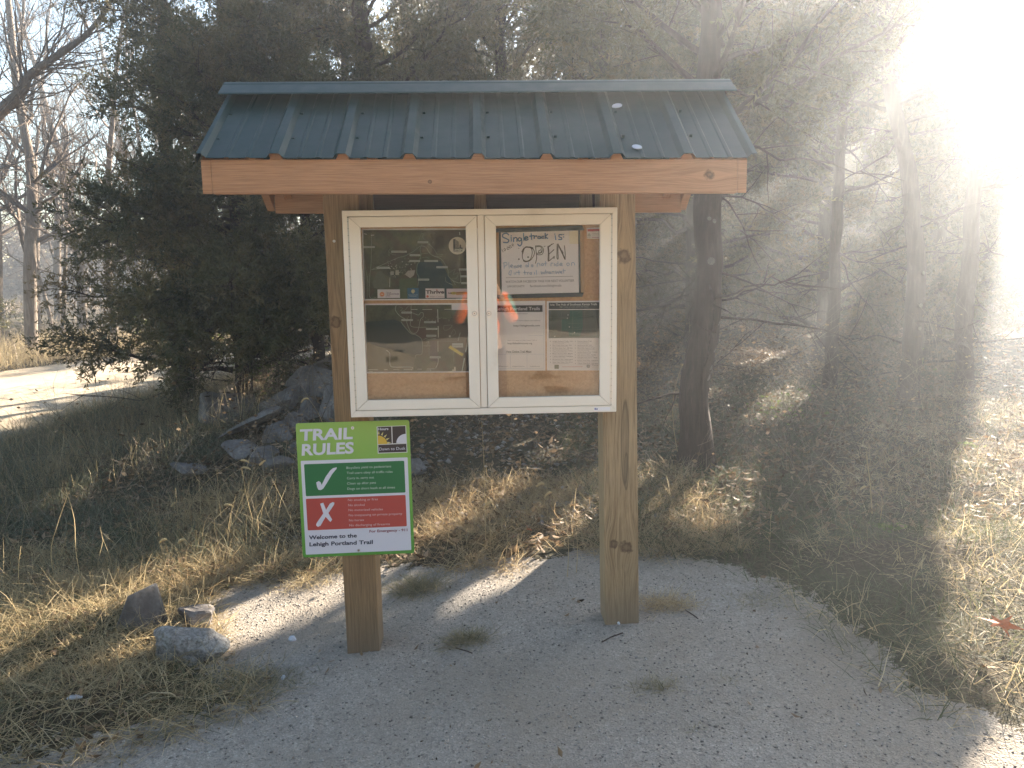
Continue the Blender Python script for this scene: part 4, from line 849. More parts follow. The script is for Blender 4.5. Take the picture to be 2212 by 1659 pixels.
def cedar(name, x, y, H, Rr, label, seed, r0=.11, lean=(0, 0), h0=.6, nl=60, dens=1., sc_=1., m='cedar', shape=1., bend=None, stubs=(), top=1., group='cedar trees around the kiosk', cull=True, tube_n=14, dead=10, up=.25, side=None, cat='tree'):
    g = np.random.default_rng(seed); z0 = float(terr(x, y)) - .06
    t = thing(name, label, cat, (x, y, z0), group)
    nP = 40; hs = np.linspace(0, H, nP)
    wx = np.cumsum(g.normal(0, .012, nP)); wy = np.cumsum(g.normal(0, .012, nP))
    tx_ = x + lean[0] * hs + wx; ty_ = y + lean[1] * hs + wy
    if bend is not None: bx_ = np.interp(hs, [b_[0] for b_ in bend], [b_[1] for b_ in bend]); tx_ = x + bx_ + wx * .5
    P = np.stack([tx_, ty_, z0 + hs], 1)
    rad_ = r0 * (1 - hs / H) ** .8 * (1 + .45 * np.exp(-hs / .18)) + .006
    V, Fq = polytube(P, rad_, tube_n, .22, seed, .16)
    tr = npmesh('trunk', V, Fq, M['bark'], parent=t, smooth=True)
    tubes = []; SP, SD, SS, ST = [], [], [], []
    for k in range(nl + dead):
        isdead = k >= nl
        h = (h0 + (H * .98 - h0) * ((k + g.random()) / nl)) if not isdead else g.uniform(.3, h0 + .8)
        f = (h - h0) / (H - h0)
        L = Rr * (max(.08, (1 - max(f, 0)) ** .75) * shape + (1 - shape) * .8) * g.uniform(.7, 1.12) if not isdead else g.uniform(.5, 1.5)
        if top != 1. and f > .6: L *= top
        i = min(int(h / H * (nP - 1)), nP - 2); p = P[i] + (P[i + 1] - P[i]) * (h / H * (nP - 1) - i)
        az = g.uniform(0, 2 * np.pi) if side is None or g.random() > .5 else g.normal(side, .8)
        el = g.normal(up + .55 * max(f, 0), .18) if not isdead else g.normal(-.1, .3)
        n_ = 9; ts = np.linspace(0, 1, n_); d = np.array([math.cos(az) * math.cos(el), math.sin(az) * math.cos(el), math.sin(el)])
        Q = p + d * (ts * L)[:, None] + np.array([0, 0, 1]) * (g.uniform(-.28, .12) * L * ts ** 2)[:, None] + np.cumsum(g.normal(0, .022 * L, (n_, 3)), 0)
        rl = max(.008, rad_[i] * .32) * (1 - ts * .88) if not isdead else .012 * (1 - ts * .8)
        tubes.append(segtubes(Q[:-1], Q[1:], rl[:-1], rl[1:], 5))
        nb = int(17 * L / Rr * 1.1) + 4 if not isdead else 4
        for j in range(nb):
            s = g.uniform(.22, 1.0); ii = min(int(s * (n_ - 1)), n_ - 2); q = Q[ii] + (Q[ii + 1] - Q[ii]) * (s * (n_ - 1) - ii)
            dd = d + g.normal(0, .62, 3); dd[2] += .08; dd /= np.linalg.norm(dd); l = L * g.uniform(.14, .36) * (1.15 - .5 * s) + .12
            m_ = 4; tt = np.linspace(0, 1, m_); W = q + dd * (tt * l)[:, None] + np.cumsum(g.normal(0, .03 * l, (m_, 3)), 0)
            rw = .0065 * (1 - tt * .75) * max(1, sc_ * .8)
            tubes.append(segtubes(W[:-1], W[1:], rw[:-1], rw[1:], 3))
            if isdead or g.random() < .16: continue
            ns = max(2, int(l * 24 * dens / sc_ ** .7)); u = g.uniform(.1, 1.05, ns)[:, None]
            pp = q + dd * l * u + g.normal(0, .05 * sc_, (ns, 3)); SP.append(pp)
            ddd = dd + g.normal(0, .6, (ns, 3)); SD.append(ddd); SS.append(g.uniform(.55, 1.15, ns) * sc_); ST.append(np.full(ns, g.uniform(.1, .62)) + g.normal(0, .08, ns))
    P_ = np.concatenate(SP); D_ = np.concatenate(SD); S_ = np.concatenate(SS); T_ = np.concatenate(ST)
    keep = ~lit(P_) if cull else np.ones(len(P_), bool)
    P_, D_, S_, T_ = P_[keep], D_[keep], S_[keep], T_[keep]
    Vt, Ft = join(tubes)
    if cull:
        fc = Vt[Ft].mean(1); kp = ~lit(fc); kp |= (np.linalg.norm(fc[:, :2] - [x, y], axis=1) < .5); Ft = Ft[kp]
    npmesh('limbs', Vt, Ft, M['bark'], parent=t)
    Vc, Fc, Tc = sprays(P_, D_, S_, g, np.clip(T_, 0, 1))
    if cull: Fc = Fc[~lit(Vc[Fc].mean(1))]
    npmesh('crown', Vc, Fc, M[m], Tc, parent=t)
    for (hh, ang, sr) in stubs:
        i = min(int(hh / H * (nP - 1)), nP - 2); p = P[i] + (P[i + 1] - P[i]) * (hh / H * (nP - 1) - i); rr = rad_[i]
        d = Vector((math.sin(ang), -math.cos(ang), .12)).normalized(); c = Vector(p) + d * rr * .66
        b = MB(); ax = [c, c + d * .022, c + d * .034, c + d * .034, c + d * .029]; b.tube(ax[:4], [sr * 1.35, sr * 1.25, sr * .95, sr * .62], M['bark'], 12)
        b.tube([c + d * .0345, c + d * .037], [sr * .8, sr * .72], M['cutwood'], 12); b.build('branch_stub', t, smooth=False)
    return t

def bare(seed, H, r0, spread=1., nbr=16):
    g = np.random.default_rng(seed); S0, S1, R0, R1 = [], [], [], []
    def path(p, d, l, r, n, wob, upb):
        Q = [p]; d = d / np.linalg.norm(d)
        for i in range(n):
            d = d + g.normal(0, wob, 3); d[2] += upb; d /= np.linalg.norm(d); Q.append(Q[-1] + d * l / n)
        Q = np.array(Q); rr = r * (1 - np.linspace(0, 1, n + 1) * .85)
        return Q, rr
    def put(Q, rr): S0.append(Q[:-1]); S1.append(Q[1:]); R0.append(rr[:-1]); R1.append(rr[1:])
    Tk, rt_ = path(np.zeros(3), np.array([g.normal(0, .06), g.normal(0, .06), 1.]), H, r0, 18, .06, .03)
    for k in range(nbr):
        s = g.uniform(.16, .98); i = int(s * 17); az = g.uniform(0, 6.283); d = np.array([math.cos(az), math.sin(az), g.uniform(.3, 1.1)])
        L = H * g.uniform(.2, .42) * spread * (1.1 - .6 * s); Q, rr = path(Tk[i], d, L, rt_[i] * .5, 9, .15, .05); put(Q, rr)
        for j in range(8):
            i2 = g.integers(2, 9); Q2_, r2 = path(Q[i2], (Q[i2] - Q[i2 - 1]) / np.linalg.norm(Q[i2] - Q[i2 - 1]) + g.normal(0, .55, 3), L * g.uniform(.25, .5), rr[i2] * .6 + .002, 6, .17, .05); put(Q2_, r2)
            for q in range(5):
                i3 = g.integers(1, 6); Q3, r3 = path(Q2_[i3], (Q2_[i3] - Q2_[i3 - 1]) / np.linalg.norm(Q2_[i3] - Q2_[i3 - 1]) + g.normal(0, .6, 3), L * g.uniform(.12, .28), max(r2[i3] * .6, .004), 4, .2, .04); put(Q3, r3)
    V, Fq = polytube(Tk, rt_ + .004, 9, .2, seed, .1)
    me1 = npmesh('trunk', V, Fq, M['bark_pale'], smooth=True)
    V, Fq = segtubes(np.concatenate(S0), np.concatenate(S1), np.concatenate(R0), np.concatenate(R1), 3)
    me2 = npmesh('branches', V, Fq, M['bark_grey'])
    return me1.data, me2.data, me1, me2

def disptree(xd, yd, dist, lift=0.):    # ground point seen at display column xd, at depth y=dist
    p = ony(xd, yd, dist); return p[0], dist

# --- near cedars (each placed where its trunk stands)
GA = 'cedars left of the kiosk'; GB = 'cedars behind the kiosk'; GC = 'cedars right of the kiosk'
cedar('cedar_tree', -2.75, 5.6, 7.2, 1.8, 'big dark cedar with low spreading branches left of the kiosk, beside the rubble pile', 101, .10, h0=.5, nl=92, dens=1.5, group=GA, shape=.85, up=.04)
cedar('cedar_tree', -4.2, 7.4, 8.4, 1.4, 'tall bronzed cedar at the road edge, leaning up left of the roof', 102, .12, h0=1.5, nl=56, dens=.75, m='cedar_brown', group=GA, shape=.8, lean=(.02, 0), up=.1)
cedar('cedar_tree', -1.95, 5.9, 6.0, 1.6, 'slim dark cedar rising from behind the rubble pile', 103, .07, h0=.8, nl=55, dens=1.3, group=GA, up=.1)
cedar('cedar_tree', -6.2, 16.8, 6.0, 1.5, 'small green cedar beyond the gravel road, between bare trees', 104, .09, h0=.8, nl=30, cull=False, dens=.45, sc_=1.4, group=GA)
cedar('cedar_tree', -12.6, 15.6, 6.2, 1.7, 'dark cedar at the left frame edge beyond the road', 105, .10, h0=.5, nl=30, cull=False, dens=.5, sc_=1.5, group=GA)
cedar('cedar_tree', -1.35, 6.6, 9.6, 2.7, 'forked cedar whose limbs show above the left half of the roof', 111, .13, h0=1.6, nl=60, dens=1.0, group=GB, shape=.7, up=.4)
cedar('cedar_tree', .35, 7.6, 10, 2.7, 'cedar behind the middle of the roof with sky gaps in its crown', 112, .12, h0=1.4, nl=58, dens=.95, group=GB, shape=.7, up=.45)
cedar('cedar_tree', 1.72, 2.75, 7.6, 2.1, 'near cedar trunk with many pale cut knots right of the kiosk', 113, .128, h0=2.6, nl=46, dens=1.0, group=GC, shape=.7, up=.5, dead=16, lean=(.015, .02),
      stubs=((2.35, -.35, .030), (2.05, -.1, .020), (2.03, .3, .022), (1.72, -.15, .038), (1.36, -.6, .036), (1.40, .15, .022), (1.24, .55, .040), (1.14, .42, .028), (1.02, .7, .032), (.88, .62, .034), (.80, .52, .044), (.5, -.45, .03), (2.62, -.4, .02)))
cedar('cedar_tree', 1.35, 4.9, 8.6, 2.0, 'thin dark trunk behind the right post, farther back than the knotty cedar', 114, .085, h0=2.4, nl=52, dens=1.0, group=GC, up=.4)
cedar('cedar_tree', 3.0, 7.6, 9.2, 2.4, 'cedar with light dead twigs behind and right of the knotty trunk', 115, .10, h0=1.0, nl=66, dens=1.1, group=GC, up=.3, m='cedar_brown', dead=20)
cedar('cedar_tree', 4.35, 6.1, 8.4, 2.0, 'slender grey trunk third from the right frame edge', 116, .075, h0=2.4, nl=46, dens=1.0, group=GC, up=.35, dead=16)
cedar('cedar_tree', 4.72, 4.95, 8.0, 1.9, 'pale bent trunk leaning left in the glare, second from the right frame edge', 117, .105, h0=3.0, nl=44, dens=.9, group=GC, up=.4, bend=[(0, 0), (1.6, .02), (2.6, -.10), (3.3, -.32), (4.5, -.5), (8, -.9)], dead=14,
      stubs=((1.55, .3, .026), (1.2, .1, .028), (.95, .2, .026)))
cedar('cedar_tree', 5.75, 5.6, 8.2, 1.8, 'hazy trunk at the right frame edge', 118, .10, h0=2.4, nl=44, dens=.9, group=GC, up=.35, dead=12)
# --- denser cedars farther back
k = 0
back = [(-.6, 11.5, 9.5, 2.6, 1.6), (1.6, 11.2, 10, 2.7, 1.6), (3.9, 11.0, 10, 2.6, 1.6), (6.1, 10.2, 9.4, 2.3, 1.6), (5.2, 8.4, 9, 2.0, 1.3), (7.4, 9.4, 8.6, 1.8, 1.5), (-2.6, 12.5, 9, 2.2, 1.7), (8.2, 13.5, 10, 2.4, 1.8), (5.3, 14.5, 11, 2.8, 1.9), (2.3, 15.5, 11, 2.9, 1.9), (-.9, 16.5, 11, 2.8, 2.0), (10.3, 16, 11, 2.5, 2.0), (9.6, 11.6, 8, 2.0, 1.6), (11.4, 14.8, 9, 2.4, 1.9), (6.7, 8.0, 6.5, 1.5, 1.4)]
for x, y, H, Rr, s in back:
    lb = ['dense cedar in the second row, behind the centre of the roof', 'dense cedar filling the gap behind the right half of the roof', 'bushy cedar crown behind the knotty trunk', 'bushy cedar between the slender trunk and the bent trunk', 'leafy cedar just left of the slender grey trunk', 'cedar behind the hazy right edge trunk', 'cedar seen past the right side of the rubble pile', 'far cedar at the upper right, washed out by the sun',
          'far cedar above the bent trunk', 'far cedar behind the right end of the ridge', 'far cedar behind the left end of the ridge', 'farthest cedar in the glare at the upper right corner', 'cedar behind the brightest glare at the right frame edge', 'distant cedar just outside the sunny grass at the right', 'low cedar at the right frame edge above the sunny grass'][k]
    cedar('cedar_tree', x, y, H, Rr, lb, 200 + k, .12, h0=.5, nl=44, dens=1.0, sc_=s, group='background cedars', tube_n=8, dead=3, m='cedar_brown' if k % 3 == 1 else 'cedar'); k += 1

# --- bare deciduous trees beyond the road
base = [bare(301, 11, .13), bare(302, 9.5, .10, 1.1), bare(303, 12.5, .15, .9, 18), bare(304, 8, .08, 1.2, 14), bare(305, 6, .05, 1.3, 12)]
for b_ in base:
    for o in b_[2:]: COL.objects.unlink(o); bpy.data.objects.remove(o)
spots = [(-11.3, 12.9, 0, 1.0, 'bare tree with a thick sunlit trunk at the far left road edge'), (-10.15, 14.6, 2, .95, 'tall bare tree beyond the road, second trunk from the left'), (-9.1, 16.2, 1, 1.0, 'slim bare tree beyond the middle of the road'),
         (-13.2, 18.5, 2, 1.05, ''), (-11.6, 20.0, 0, 1.1, ''), (-9.9, 21.5, 3, 1.2, ''), (-8.2, 19.5, 3, 1.0, ''), (-14.6, 23.0, 2, 1.0, ''), (-12.4, 25.5, 0, 1.2, ''), (-10.4, 26.5, 1, 1.3, ''), (-8.0, 25.0, 2, 1.0, ''),
         (-16.5, 28.0, 2, 1.0, ''), (-13.9, 31.0, 1, 1.3, ''), (-11.0, 33.0, 2, 1.1, ''), (-7.3, 30.5, 0, 1.2, ''), (-5.6, 27.5, 3, 1.3, ''), (-18.5, 34.0, 0, 1.15, ''), (-9.2, 38.0, 0, 1.15, ''), (-14.8, 38.5, 2, 1.0, ''), (-4.2, 36.0, 2, 1.1, ''), (-21.0, 40.0, 2, 1.0, ''), (-12.0, 44.0, 2, 1.0, ''),
         (-17.8, 46.0, 0, 1.15, ''), (-7.5, 45.0, 0, 1.15, ''), (-2.0, 30.0, 0, 1.2, ''), (1.5, 27.0, 2, .95, ''), (-10.9, 17.4, 4, 1.1, ''), (-12.2, 16.9, 4, 1.0, ''), (-8.6, 17.9, 4, .9, ''), (-7.6, 21.5, 4, 1.3, ''), (-9.4, 24.0, 4, 1.2, ''), (-13.3, 21.6, 4, 1.2, '')]
words = ['nearer', 'middle distance', 'distant', 'farthest']
for i, (x, y, k, s, lb) in enumerate(spots):
    z0 = float(terr(x, y)) - .1
    if not lb: lb = 'bare winter tree in the pale thicket beyond the road' if x < -4 else 'bare tree showing through the cedar crowns above the roof'
    grp = 'bare trees beyond the road' if x < -4 else 'bare trees behind the cedars'
    t = thing('bare_tree', lb, 'tree', (x, y, z0), grp)
    t.rotation_euler = (0, 0, R.uniform(0, 6.28)); t.scale = (s, s, s)
    for nm, me in (('trunk', base[k][0]), ('branches', base[k][1])):
        o = bpy.data.objects.new(nm, me); COL.objects.link(o); o.parent = t
# big limb arching in at the upper left corner
def limbtree():
    t = thing('bare_tree', 'bare tree whose pale thick limb arches in at the upper left corner', 'tree', (-8.6, 9.4, 0), 'bare trees beyond the road')
    g = np.random.default_rng(77); pts = [ony(x, y, Y) for x, y, Y in ((-260, 900, 9.4), (-250, 600, 9.4), (-160, 400, 9.3), (-60, 300, 9.2), (0, 243, 9.1), (45, 200, 9.05), (62, 165, 9), (110, 130, 9), (175, 85, 9.1), (215, 40, 9.2), (250, -20, 9.3))]
    pts[0][2] = float(terr(pts[0][0], 9.4)) - .1
    P = np.array(smooth([tuple(p) for p in pts], 5)); r = np.interp(np.linspace(0, 1, len(P)), [0, .4, .6, 1], [.17, .10, .06, .02])
    V, Fq = polytube(P, r, 10, .2, 5, .1); npmesh('trunk', V, Fq, M['bark_pale'], parent=t, smooth=True)
    S = []
    for k in range(60):
        i = g.integers(len(P) // 3, len(P) - 1); d = P[i] - P[i - 1]; d = d / np.linalg.norm(d) + g.normal(0, .55, 3); l = g.uniform(.6, 2.0)
        Q = [P[i]]
        for j in range(7): d = d + g.normal(0, .14, 3); d[2] += .05; d /= np.linalg.norm(d); Q.append(Q[-1] + d * l / 7)
        Q = np.array(Q); rr = .014 * (1 - np.linspace(0, 1, 8) * .85); S.append(segtubes(Q[:-1], Q[1:], rr[:-1], rr[1:], 4))
        for q in range(5):
            i2 = g.integers(2, 7); e = d + g.normal(0, .6, 3); e /= np.linalg.norm(e); W = [Q[i2]]
            for j in range(4): e = e + g.normal(0, .15, 3); e /= np.linalg.norm(e); W.append(W[-1] + e * l * .12)
            W = np.array(W); rr = .005 * (1 - np.linspace(0, 1, 5) * .7); S.append(segtubes(W[:-1], W[1:], rr[:-1], rr[1:], 3))
    V, Fq = join(S); npmesh('branches', V, Fq, M['bark_pale'], parent=t)
limbtree()

# --- grass
def blades(n, sampler, h, w_, lean, m, name, label, seed, kind='stuff', cat='grass', seg=3, dens=None, curl=.5, tmu=.45, tsd=.2, dirbias=None):
    g = np.random.default_rng(seed); P = sampler(n, g)
    if dens is not None: P = P[g.random(len(P)) < dens(P[:, 0], P[:, 1])]
    n = len(P); z = terr(P[:, 0], P[:, 1])
    H = h(P[:, 0], P[:, 1]) * g.uniform(.35, 1.25, n); az = g.uniform(0, 2 * np.pi, n)
    if dirbias is not None: az = np.where(g.random(n) < .5, g.normal(dirbias, .7, n), az)
    el = np.clip(g.normal(lean, .3, n), .05, 1.5)           # start elevation from the ground
    d = np.stack([np.cos(az) * np.cos(el), np.sin(az) * np.cos(el), np.sin(el)], 1)
    side = np.stack([-np.sin(az), np.cos(az), np.zeros(n)], 1) + g.normal(0, .5, (n, 3)); side /= np.linalg.norm(side, axis=1, keepdims=True)
    p = np.stack([P[:, 0], P[:, 1], z - .01], 1); W = w_ * g.uniform(.6, 1.4, n)
    rows = [(p - side * W[:, None] * .5, p + side * W[:, None] * .5)]
    cu = g.normal(curl, .4, n)
    for k in range(1, seg + 1):
        d = d.copy(); d[:, 2] -= cu * .55 / seg * 1.8 * k / seg; d += g.normal(0, .12, (n, 3)); d /= np.linalg.norm(d, axis=1, keepdims=True)
        p = p + d * (H / seg)[:, None]; p[:, 2] = np.maximum(p[:, 2], z + .004)
        ww = W * (1 - k / seg * .8); rows.append((p - side * ww[:, None] * .5, p + side * ww[:, None] * .5))
    V = np.stack([q for r_ in rows for q in r_], 1)           # n, 2*(seg+1), 3
    nv = 2 * (seg + 1); b0 = (np.arange(n) * nv)[:, None]; Fs = []
    for k in range(seg): Fs.append(np.stack([b0[:, 0] + 2 * k, b0[:, 0] + 2 * k + 1, b0[:, 0] + 2 * k + 3, b0[:, 0] + 2 * k + 2], 1))
    tint = np.repeat(np.clip(g.normal(tmu, tsd, n), 0, 1), nv)
    o = npmesh(name, V.reshape(-1, 3), np.concatenate(Fs), M[m], tint)
    return tag(o, label, cat, kind=kind)
def box(x0, x1, y0, y1):
    return lambda n, g: np.stack([g.uniform(x0, x1, n), g.uniform(y0, y1, n)], 1)
sdp = lambda x, y: sdf_poly(x, y, PAD); sdr = lambda x, y: sdf_poly(x, y, ROAD)
off = lambda x, y, s=.12: (sdp(x, y) > s * (vnoise(x * 7, y * 7, 50) - .6)) & (sdr(x, y) > .1 * (vnoise(x * 5, y * 5, 51) - .5))
cl = lambda x, y, f, sd_, a=.35: np.clip((vnoise(x * f, y * f, sd_) - a) * 2.6, .06, 1)
blades(48000, box(-4.2, -.9, -1.3, 1.7), lambda x, y: .21 + 0 * x, .0046, .45, 'straw', 'dry_grass', 'matted straw coloured grass at the left front corner around the stones', 1, dens=lambda x, y: off(x, y) * np.clip(cl(x, y, 2.2, 60, .15) + .25, 0, 1), curl=.8, tmu=.5)
blades(22000, box(-4.2, -.9, -1.3, 1.7), lambda x, y: .15 + 0 * x, .0042, .4, 'straw_dull', 'green_grass', 'greenish low grass among the straw at the left front corner', 2, dens=lambda x, y: off(x, y) * cl(x, y, 1.7, 61, .2), curl=.8, tmu=.35)
blades(46000, box(-2.6, 1.6, .9, 2.7), lambda x, y: .20 + 0 * x, .0046, .55, 'straw_red', 'straw_bank', 'rusty flattened straw bank behind the gravel between the posts', 3, dens=lambda x, y: off(x, y) * cl(x, y, 2.4, 62, .2), curl=.9, tmu=.55)
blades(70000, box(-6.2, -.8, 1.2, 8.5), lambda x, y: .26 + .18 * vnoise(x * 1.1, y * 1.1, 70), .005, .75, 'weeds', 'tall_weeds', 'tall dull green and brown weeds between the road and the kiosk', 4, dens=lambda x, y: off(x, y) * cl(x, y, 1.3, 63, .2) * (seg_d(x, y, (-2.3, 3.3), (-1.2, 4.4)) > .4), curl=1.0, tmu=.4)
blades(11000, box(-6.2, -1.2, .9, 8.5), lambda x, y: .48 + 0 * x, .004, 1.15, 'straw', 'tall_straw', 'scattered tall pale stems in the weeds left of the kiosk', 5, dens=lambda x, y: off(x, y) * cl(x, y, 1.1, 64, .4) * (seg_d(x, y, (-2.3, 3.3), (-1.2, 4.4)) > .6), curl=.4, tmu=.45)
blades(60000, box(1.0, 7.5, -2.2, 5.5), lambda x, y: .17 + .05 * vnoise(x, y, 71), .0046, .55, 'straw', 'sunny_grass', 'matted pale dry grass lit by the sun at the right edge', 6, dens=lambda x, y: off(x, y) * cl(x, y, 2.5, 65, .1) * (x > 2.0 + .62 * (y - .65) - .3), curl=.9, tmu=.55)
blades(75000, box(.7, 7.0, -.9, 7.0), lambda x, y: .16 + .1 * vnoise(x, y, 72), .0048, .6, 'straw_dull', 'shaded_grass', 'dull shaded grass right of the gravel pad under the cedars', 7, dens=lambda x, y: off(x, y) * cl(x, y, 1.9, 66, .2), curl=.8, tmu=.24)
blades(26000, box(-13, -4.5, 9, 18), lambda x, y: .42 + 0 * x, .011, 1.1, 'straw', 'roadside_grass', 'tan tall grass along the far side of the road', 8, dens=lambda x, y: off(x, y) * ((x < -6.5) | (y > 12)) * 1., curl=.5, tmu=.55)
blades(14000, box(-5.4, -3.6, 1.0, 12), lambda x, y: .30 + 0 * x, .006, 1.0, 'straw_red', 'verge_grass', 'brown grass verge along the near side of the road', 9, dens=lambda x, y: off(x, y) * 1., curl=.6, tmu=.45)

# far woodland that closes the view: one mass nobody could count
Vc_ = lambda V, Fc: V[Fc].mean(1)
def farwood():
    g = np.random.default_rng(400); n = 32000; u = g.uniform(0, 1, n); x = -4 + 34 * u; y = 19 + g.uniform(0, 5, n) - .1 * np.maximum(x - 4, 0)
    z = g.uniform(0, 1, n) ** 1.25 * (6.0 + 3 * vnoise(x * .5, y * .5, 401)); P = np.stack([x, y, z], 1)
    P = P[(x < 3.2 + .70 * (y - .65) + 9)]; P = P[~lit(P)]; n = len(P)
    P[:, 2] = P[:, 2] + .25; P[: n // 4, 2] *= .25; V, Fc, T_ = sprays(P, g.normal(0, 1, (n, 3)), g.uniform(2.2, 4.0, n), g, np.clip(g.normal(.35, .2, n), 0, 1))
    Fc = Fc[~lit(Vc_(V, Fc))]
    tag(npmesh('far_woods', V, Fc, M['cedar_brown'], T_), 'dark dense woodland closing the view behind the cedars', 'woods', kind='stuff')
farwood()
def farbelt(name, label, n, fx, fz, s0, s1, m, seed, t0):
    g = np.random.default_rng(seed); y = None; u = g.random((n, 3)); P = fx(u); P[:, 2] = u[:, 2] ** 1.1 * fz(P)
    V, Fc, T_ = sprays(P, g.normal(0, 1, (n, 3)), g.uniform(s0, s1, n), g, np.clip(g.normal(t0, .18, n), 0, 1)); Fc = Fc[~lit(Vc_(V, Fc))] if name == 'tall_woods' else Fc
    tag(npmesh(name, V, Fc, M[m], T_), label, 'woods', kind='stuff')
farbelt('tall_woods', 'hazy tall tree line in the glare at the right', 26000, lambda u: np.stack([.7 * (24 + 10 * u[:, 1]) - 9 + 30 * u[:, 0], 24 + 10 * u[:, 1], 0 * u[:, 0]], 1), lambda P: (P[:, 1] - 5.5) * .455 * (.75 + .3 * vnoise(P[:, 0] * .5, P[:, 1] * .3, 421)), 2.8, 4.6, 'cedar_brown', 420, .4)
farbelt('far_hedge', 'low brown hedge of brush far beyond the road', 9000, lambda u: np.stack([-62 + 54 * u[:, 0], 48 + 7 * u[:, 1], 0 * u[:, 0]], 1), lambda P: 3.2 + 2.2 * vnoise(P[:, 0] * .3, P[:, 1] * .3, 423), 3.5, 6., 'litter', 422, .35)
# fallen leaves
def leaves(n, bxs, name, label, seed, size=.035, m='litter', zup=.0, dens=None, flatness=.5, tmu=.5, pad=False):
    g = np.random.default_rng(seed); P = box(*bxs)(n, g); k = off(P[:, 0], P[:, 1]) if not pad else (sdp(P[:, 0], P[:, 1]) < .1) & (vnoise(P[:, 0] * 2.3, P[:, 1] * 2.3, 80) > .45)
    if dens is not None: k &= g.random(n) < dens(P[:, 0], P[:, 1])
    P = P[k]; n = len(P); z = terr(P[:, 0], P[:, 1]) + g.uniform(.004, .03, n) + zup * g.random(n) ** 2
    nrm = g.normal(0, flatness, (n, 3)); nrm[:, 2] += 1; d, a, b = frames(nrm); s = size * g.uniform(.5, 1.4, n)[:, None]; c = np.stack([P[:, 0], P[:, 1], z], 1)
    th = g.uniform(0, 6.28, n)[:, None]; a, b = a * np.cos(th) + b * np.sin(th), -a * np.sin(th) + b * np.cos(th)
    V = np.stack([c - a * s, c - a * s * .2 + b * s * .45 - d * s * .12, c + a * s + d * s * .25, c - a * s * .1 - b * s * .45 - d * s * .12], 1)
    b0 = np.arange(n)[:, None] * 4; Fs = np.concatenate([b0 + [[0, 1, 2]], b0 + [[0, 2, 3]]])
    return tag(npmesh(name, V.reshape(-1, 3), Fs, M[m], np.repeat(np.clip(g.normal(tmu, .25, n), 0, 1), 4)), label, 'leaves', kind='stuff')
leaves(26000, (-3.5, 7.5, 1.1, 10), 'fallen_leaves', 'brown fallen leaves covering the ground behind the kiosk', 21, .034, zup=.05)
leaves(24000, (-3.5, 22, 7, 25), 'leaf_carpet', 'leaf carpet deep under the background cedars', 22, .07)
leaves(1500, (-3.6, -1.0, -1.2, 1.3), 'scattered_leaves', 'curled tan leaves caught in the grass at the left front corner', 23, .022)

leaves(1300, (-2.2, 2.6, -1.5, 1.2), 'needle_bits', 'dark bits of needle and bark scattered on the gravel', 24, .006, pad=True, tmu=.15)
leaves(160, (-2.2, 2.6, -1.5, 1.2), 'leaf_scraps', 'small dry leaf scraps scattered on the gravel', 25, .018, pad=True, tmu=.4)
blades(5200, box(-2.4, 3.2, -1.6, 1.6), lambda x, y: .07 + 0 * x, .003, .3, 'straw_dull', 'edge_grass', 'sparse creeping grass at the margin of the gravel', 26, dens=lambda x, y: ((sdp(x, y) < .1) & (sdp(x, y) > -.22)) * np.clip(1 + sdp(x, y) / .22, 0, 1) * cl(x, y, 3, 81, .4), curl=.9)
# bramble and dead twigs
def brush(n, bxs, name, label, seed, L=(.5, 1.4), r=.0028, m='twig', dens=None, el=.9, leafy=0., cat='undergrowth', zoff=0., tm=.4):
    g = np.random.default_rng(seed); P = box(*bxs)(n, g); k = off(P[:, 0], P[:, 1], 0)
    if dens is not None: k &= g.random(n) < dens(P[:, 0], P[:, 1])
    P = P[k]; n = len(P); p = np.stack([P[:, 0], P[:, 1], terr(P[:, 0], P[:, 1]) - .02 + zoff * g.random(n)], 1); az = g.uniform(0, 6.28, n); e = g.normal(el, .35, n)
    d = np.stack([np.cos(az) * np.cos(e), np.sin(az) * np.cos(e), np.sin(e)], 1); l = g.uniform(*L, n); S = []; tn = np.clip(g.normal(tm, .25, n), 0, 1); T_ = []; tips = []
    for k in range(8):
        d = d + g.normal(0, .13, (n, 3)); d[:, 2] -= .10; d /= np.linalg.norm(d, axis=1, keepdims=True); q = p + d * (l / 8)[:, None]
        S.append(segtubes(p, q, np.full(n, r * (1 - k * .1)), np.full(n, r * (1 - (k + 1) * .1)), 3)); T_.append(np.repeat(tn, 6)); tips.append(q); 
        if k in (2, 4, 5):
            e_ = d + g.normal(0, .8, (n, 3)); e_ /= np.linalg.norm(e_, axis=1, keepdims=True); q2_ = q + e_ * (l * .22)[:, None]; e_ += g.normal(0, .3, (n, 3)); q3 = q2_ + e_ * (l * .12)[:, None]
            S.append(segtubes(q, q2_, np.full(n, r * .6), np.full(n, r * .45), 3)); T_.append(np.repeat(tn, 6)); S.append(segtubes(q2_, q3, np.full(n, r * .45), np.full(n, r * .25), 3)); T_.append(np.repeat(tn, 6)); tips.append(q3)
        p = q
    V, Fq = join(S); fc = V[Fq].mean(1); Fq = Fq[~lit(fc) | (fc[:, 2] < .35)]; o = tag(npmesh(name, V, Fq, M[m], np.concatenate(T_)), label, cat, kind='stuff')
    return np.concatenate(tips)
tp = brush(1500, (-3.3, 6.5, 2.6, 9.5), 'undergrowth', 'tangle of thin arching bramble stems behind the kiosk', 31, L=(.5, 1.7))
brush(2600, (-3.0, 20, 9, 23), 'thicket', 'thin stems deep in the background woodland', 32, L=(1., 3.), r=.006)
brush(1500, (-15, -4.5, 13, 30), 'roadside_brush', 'pale leafless brush beyond the road', 33, L=(.8, 2.8), r=.007, m='twig', tm=.75)
brush(6500, (-45, -4, 32, 48), 'far_thicket', 'pale far thicket closing the view beyond the road', 36, L=(2.5, 7.), r=.014, tm=.7)
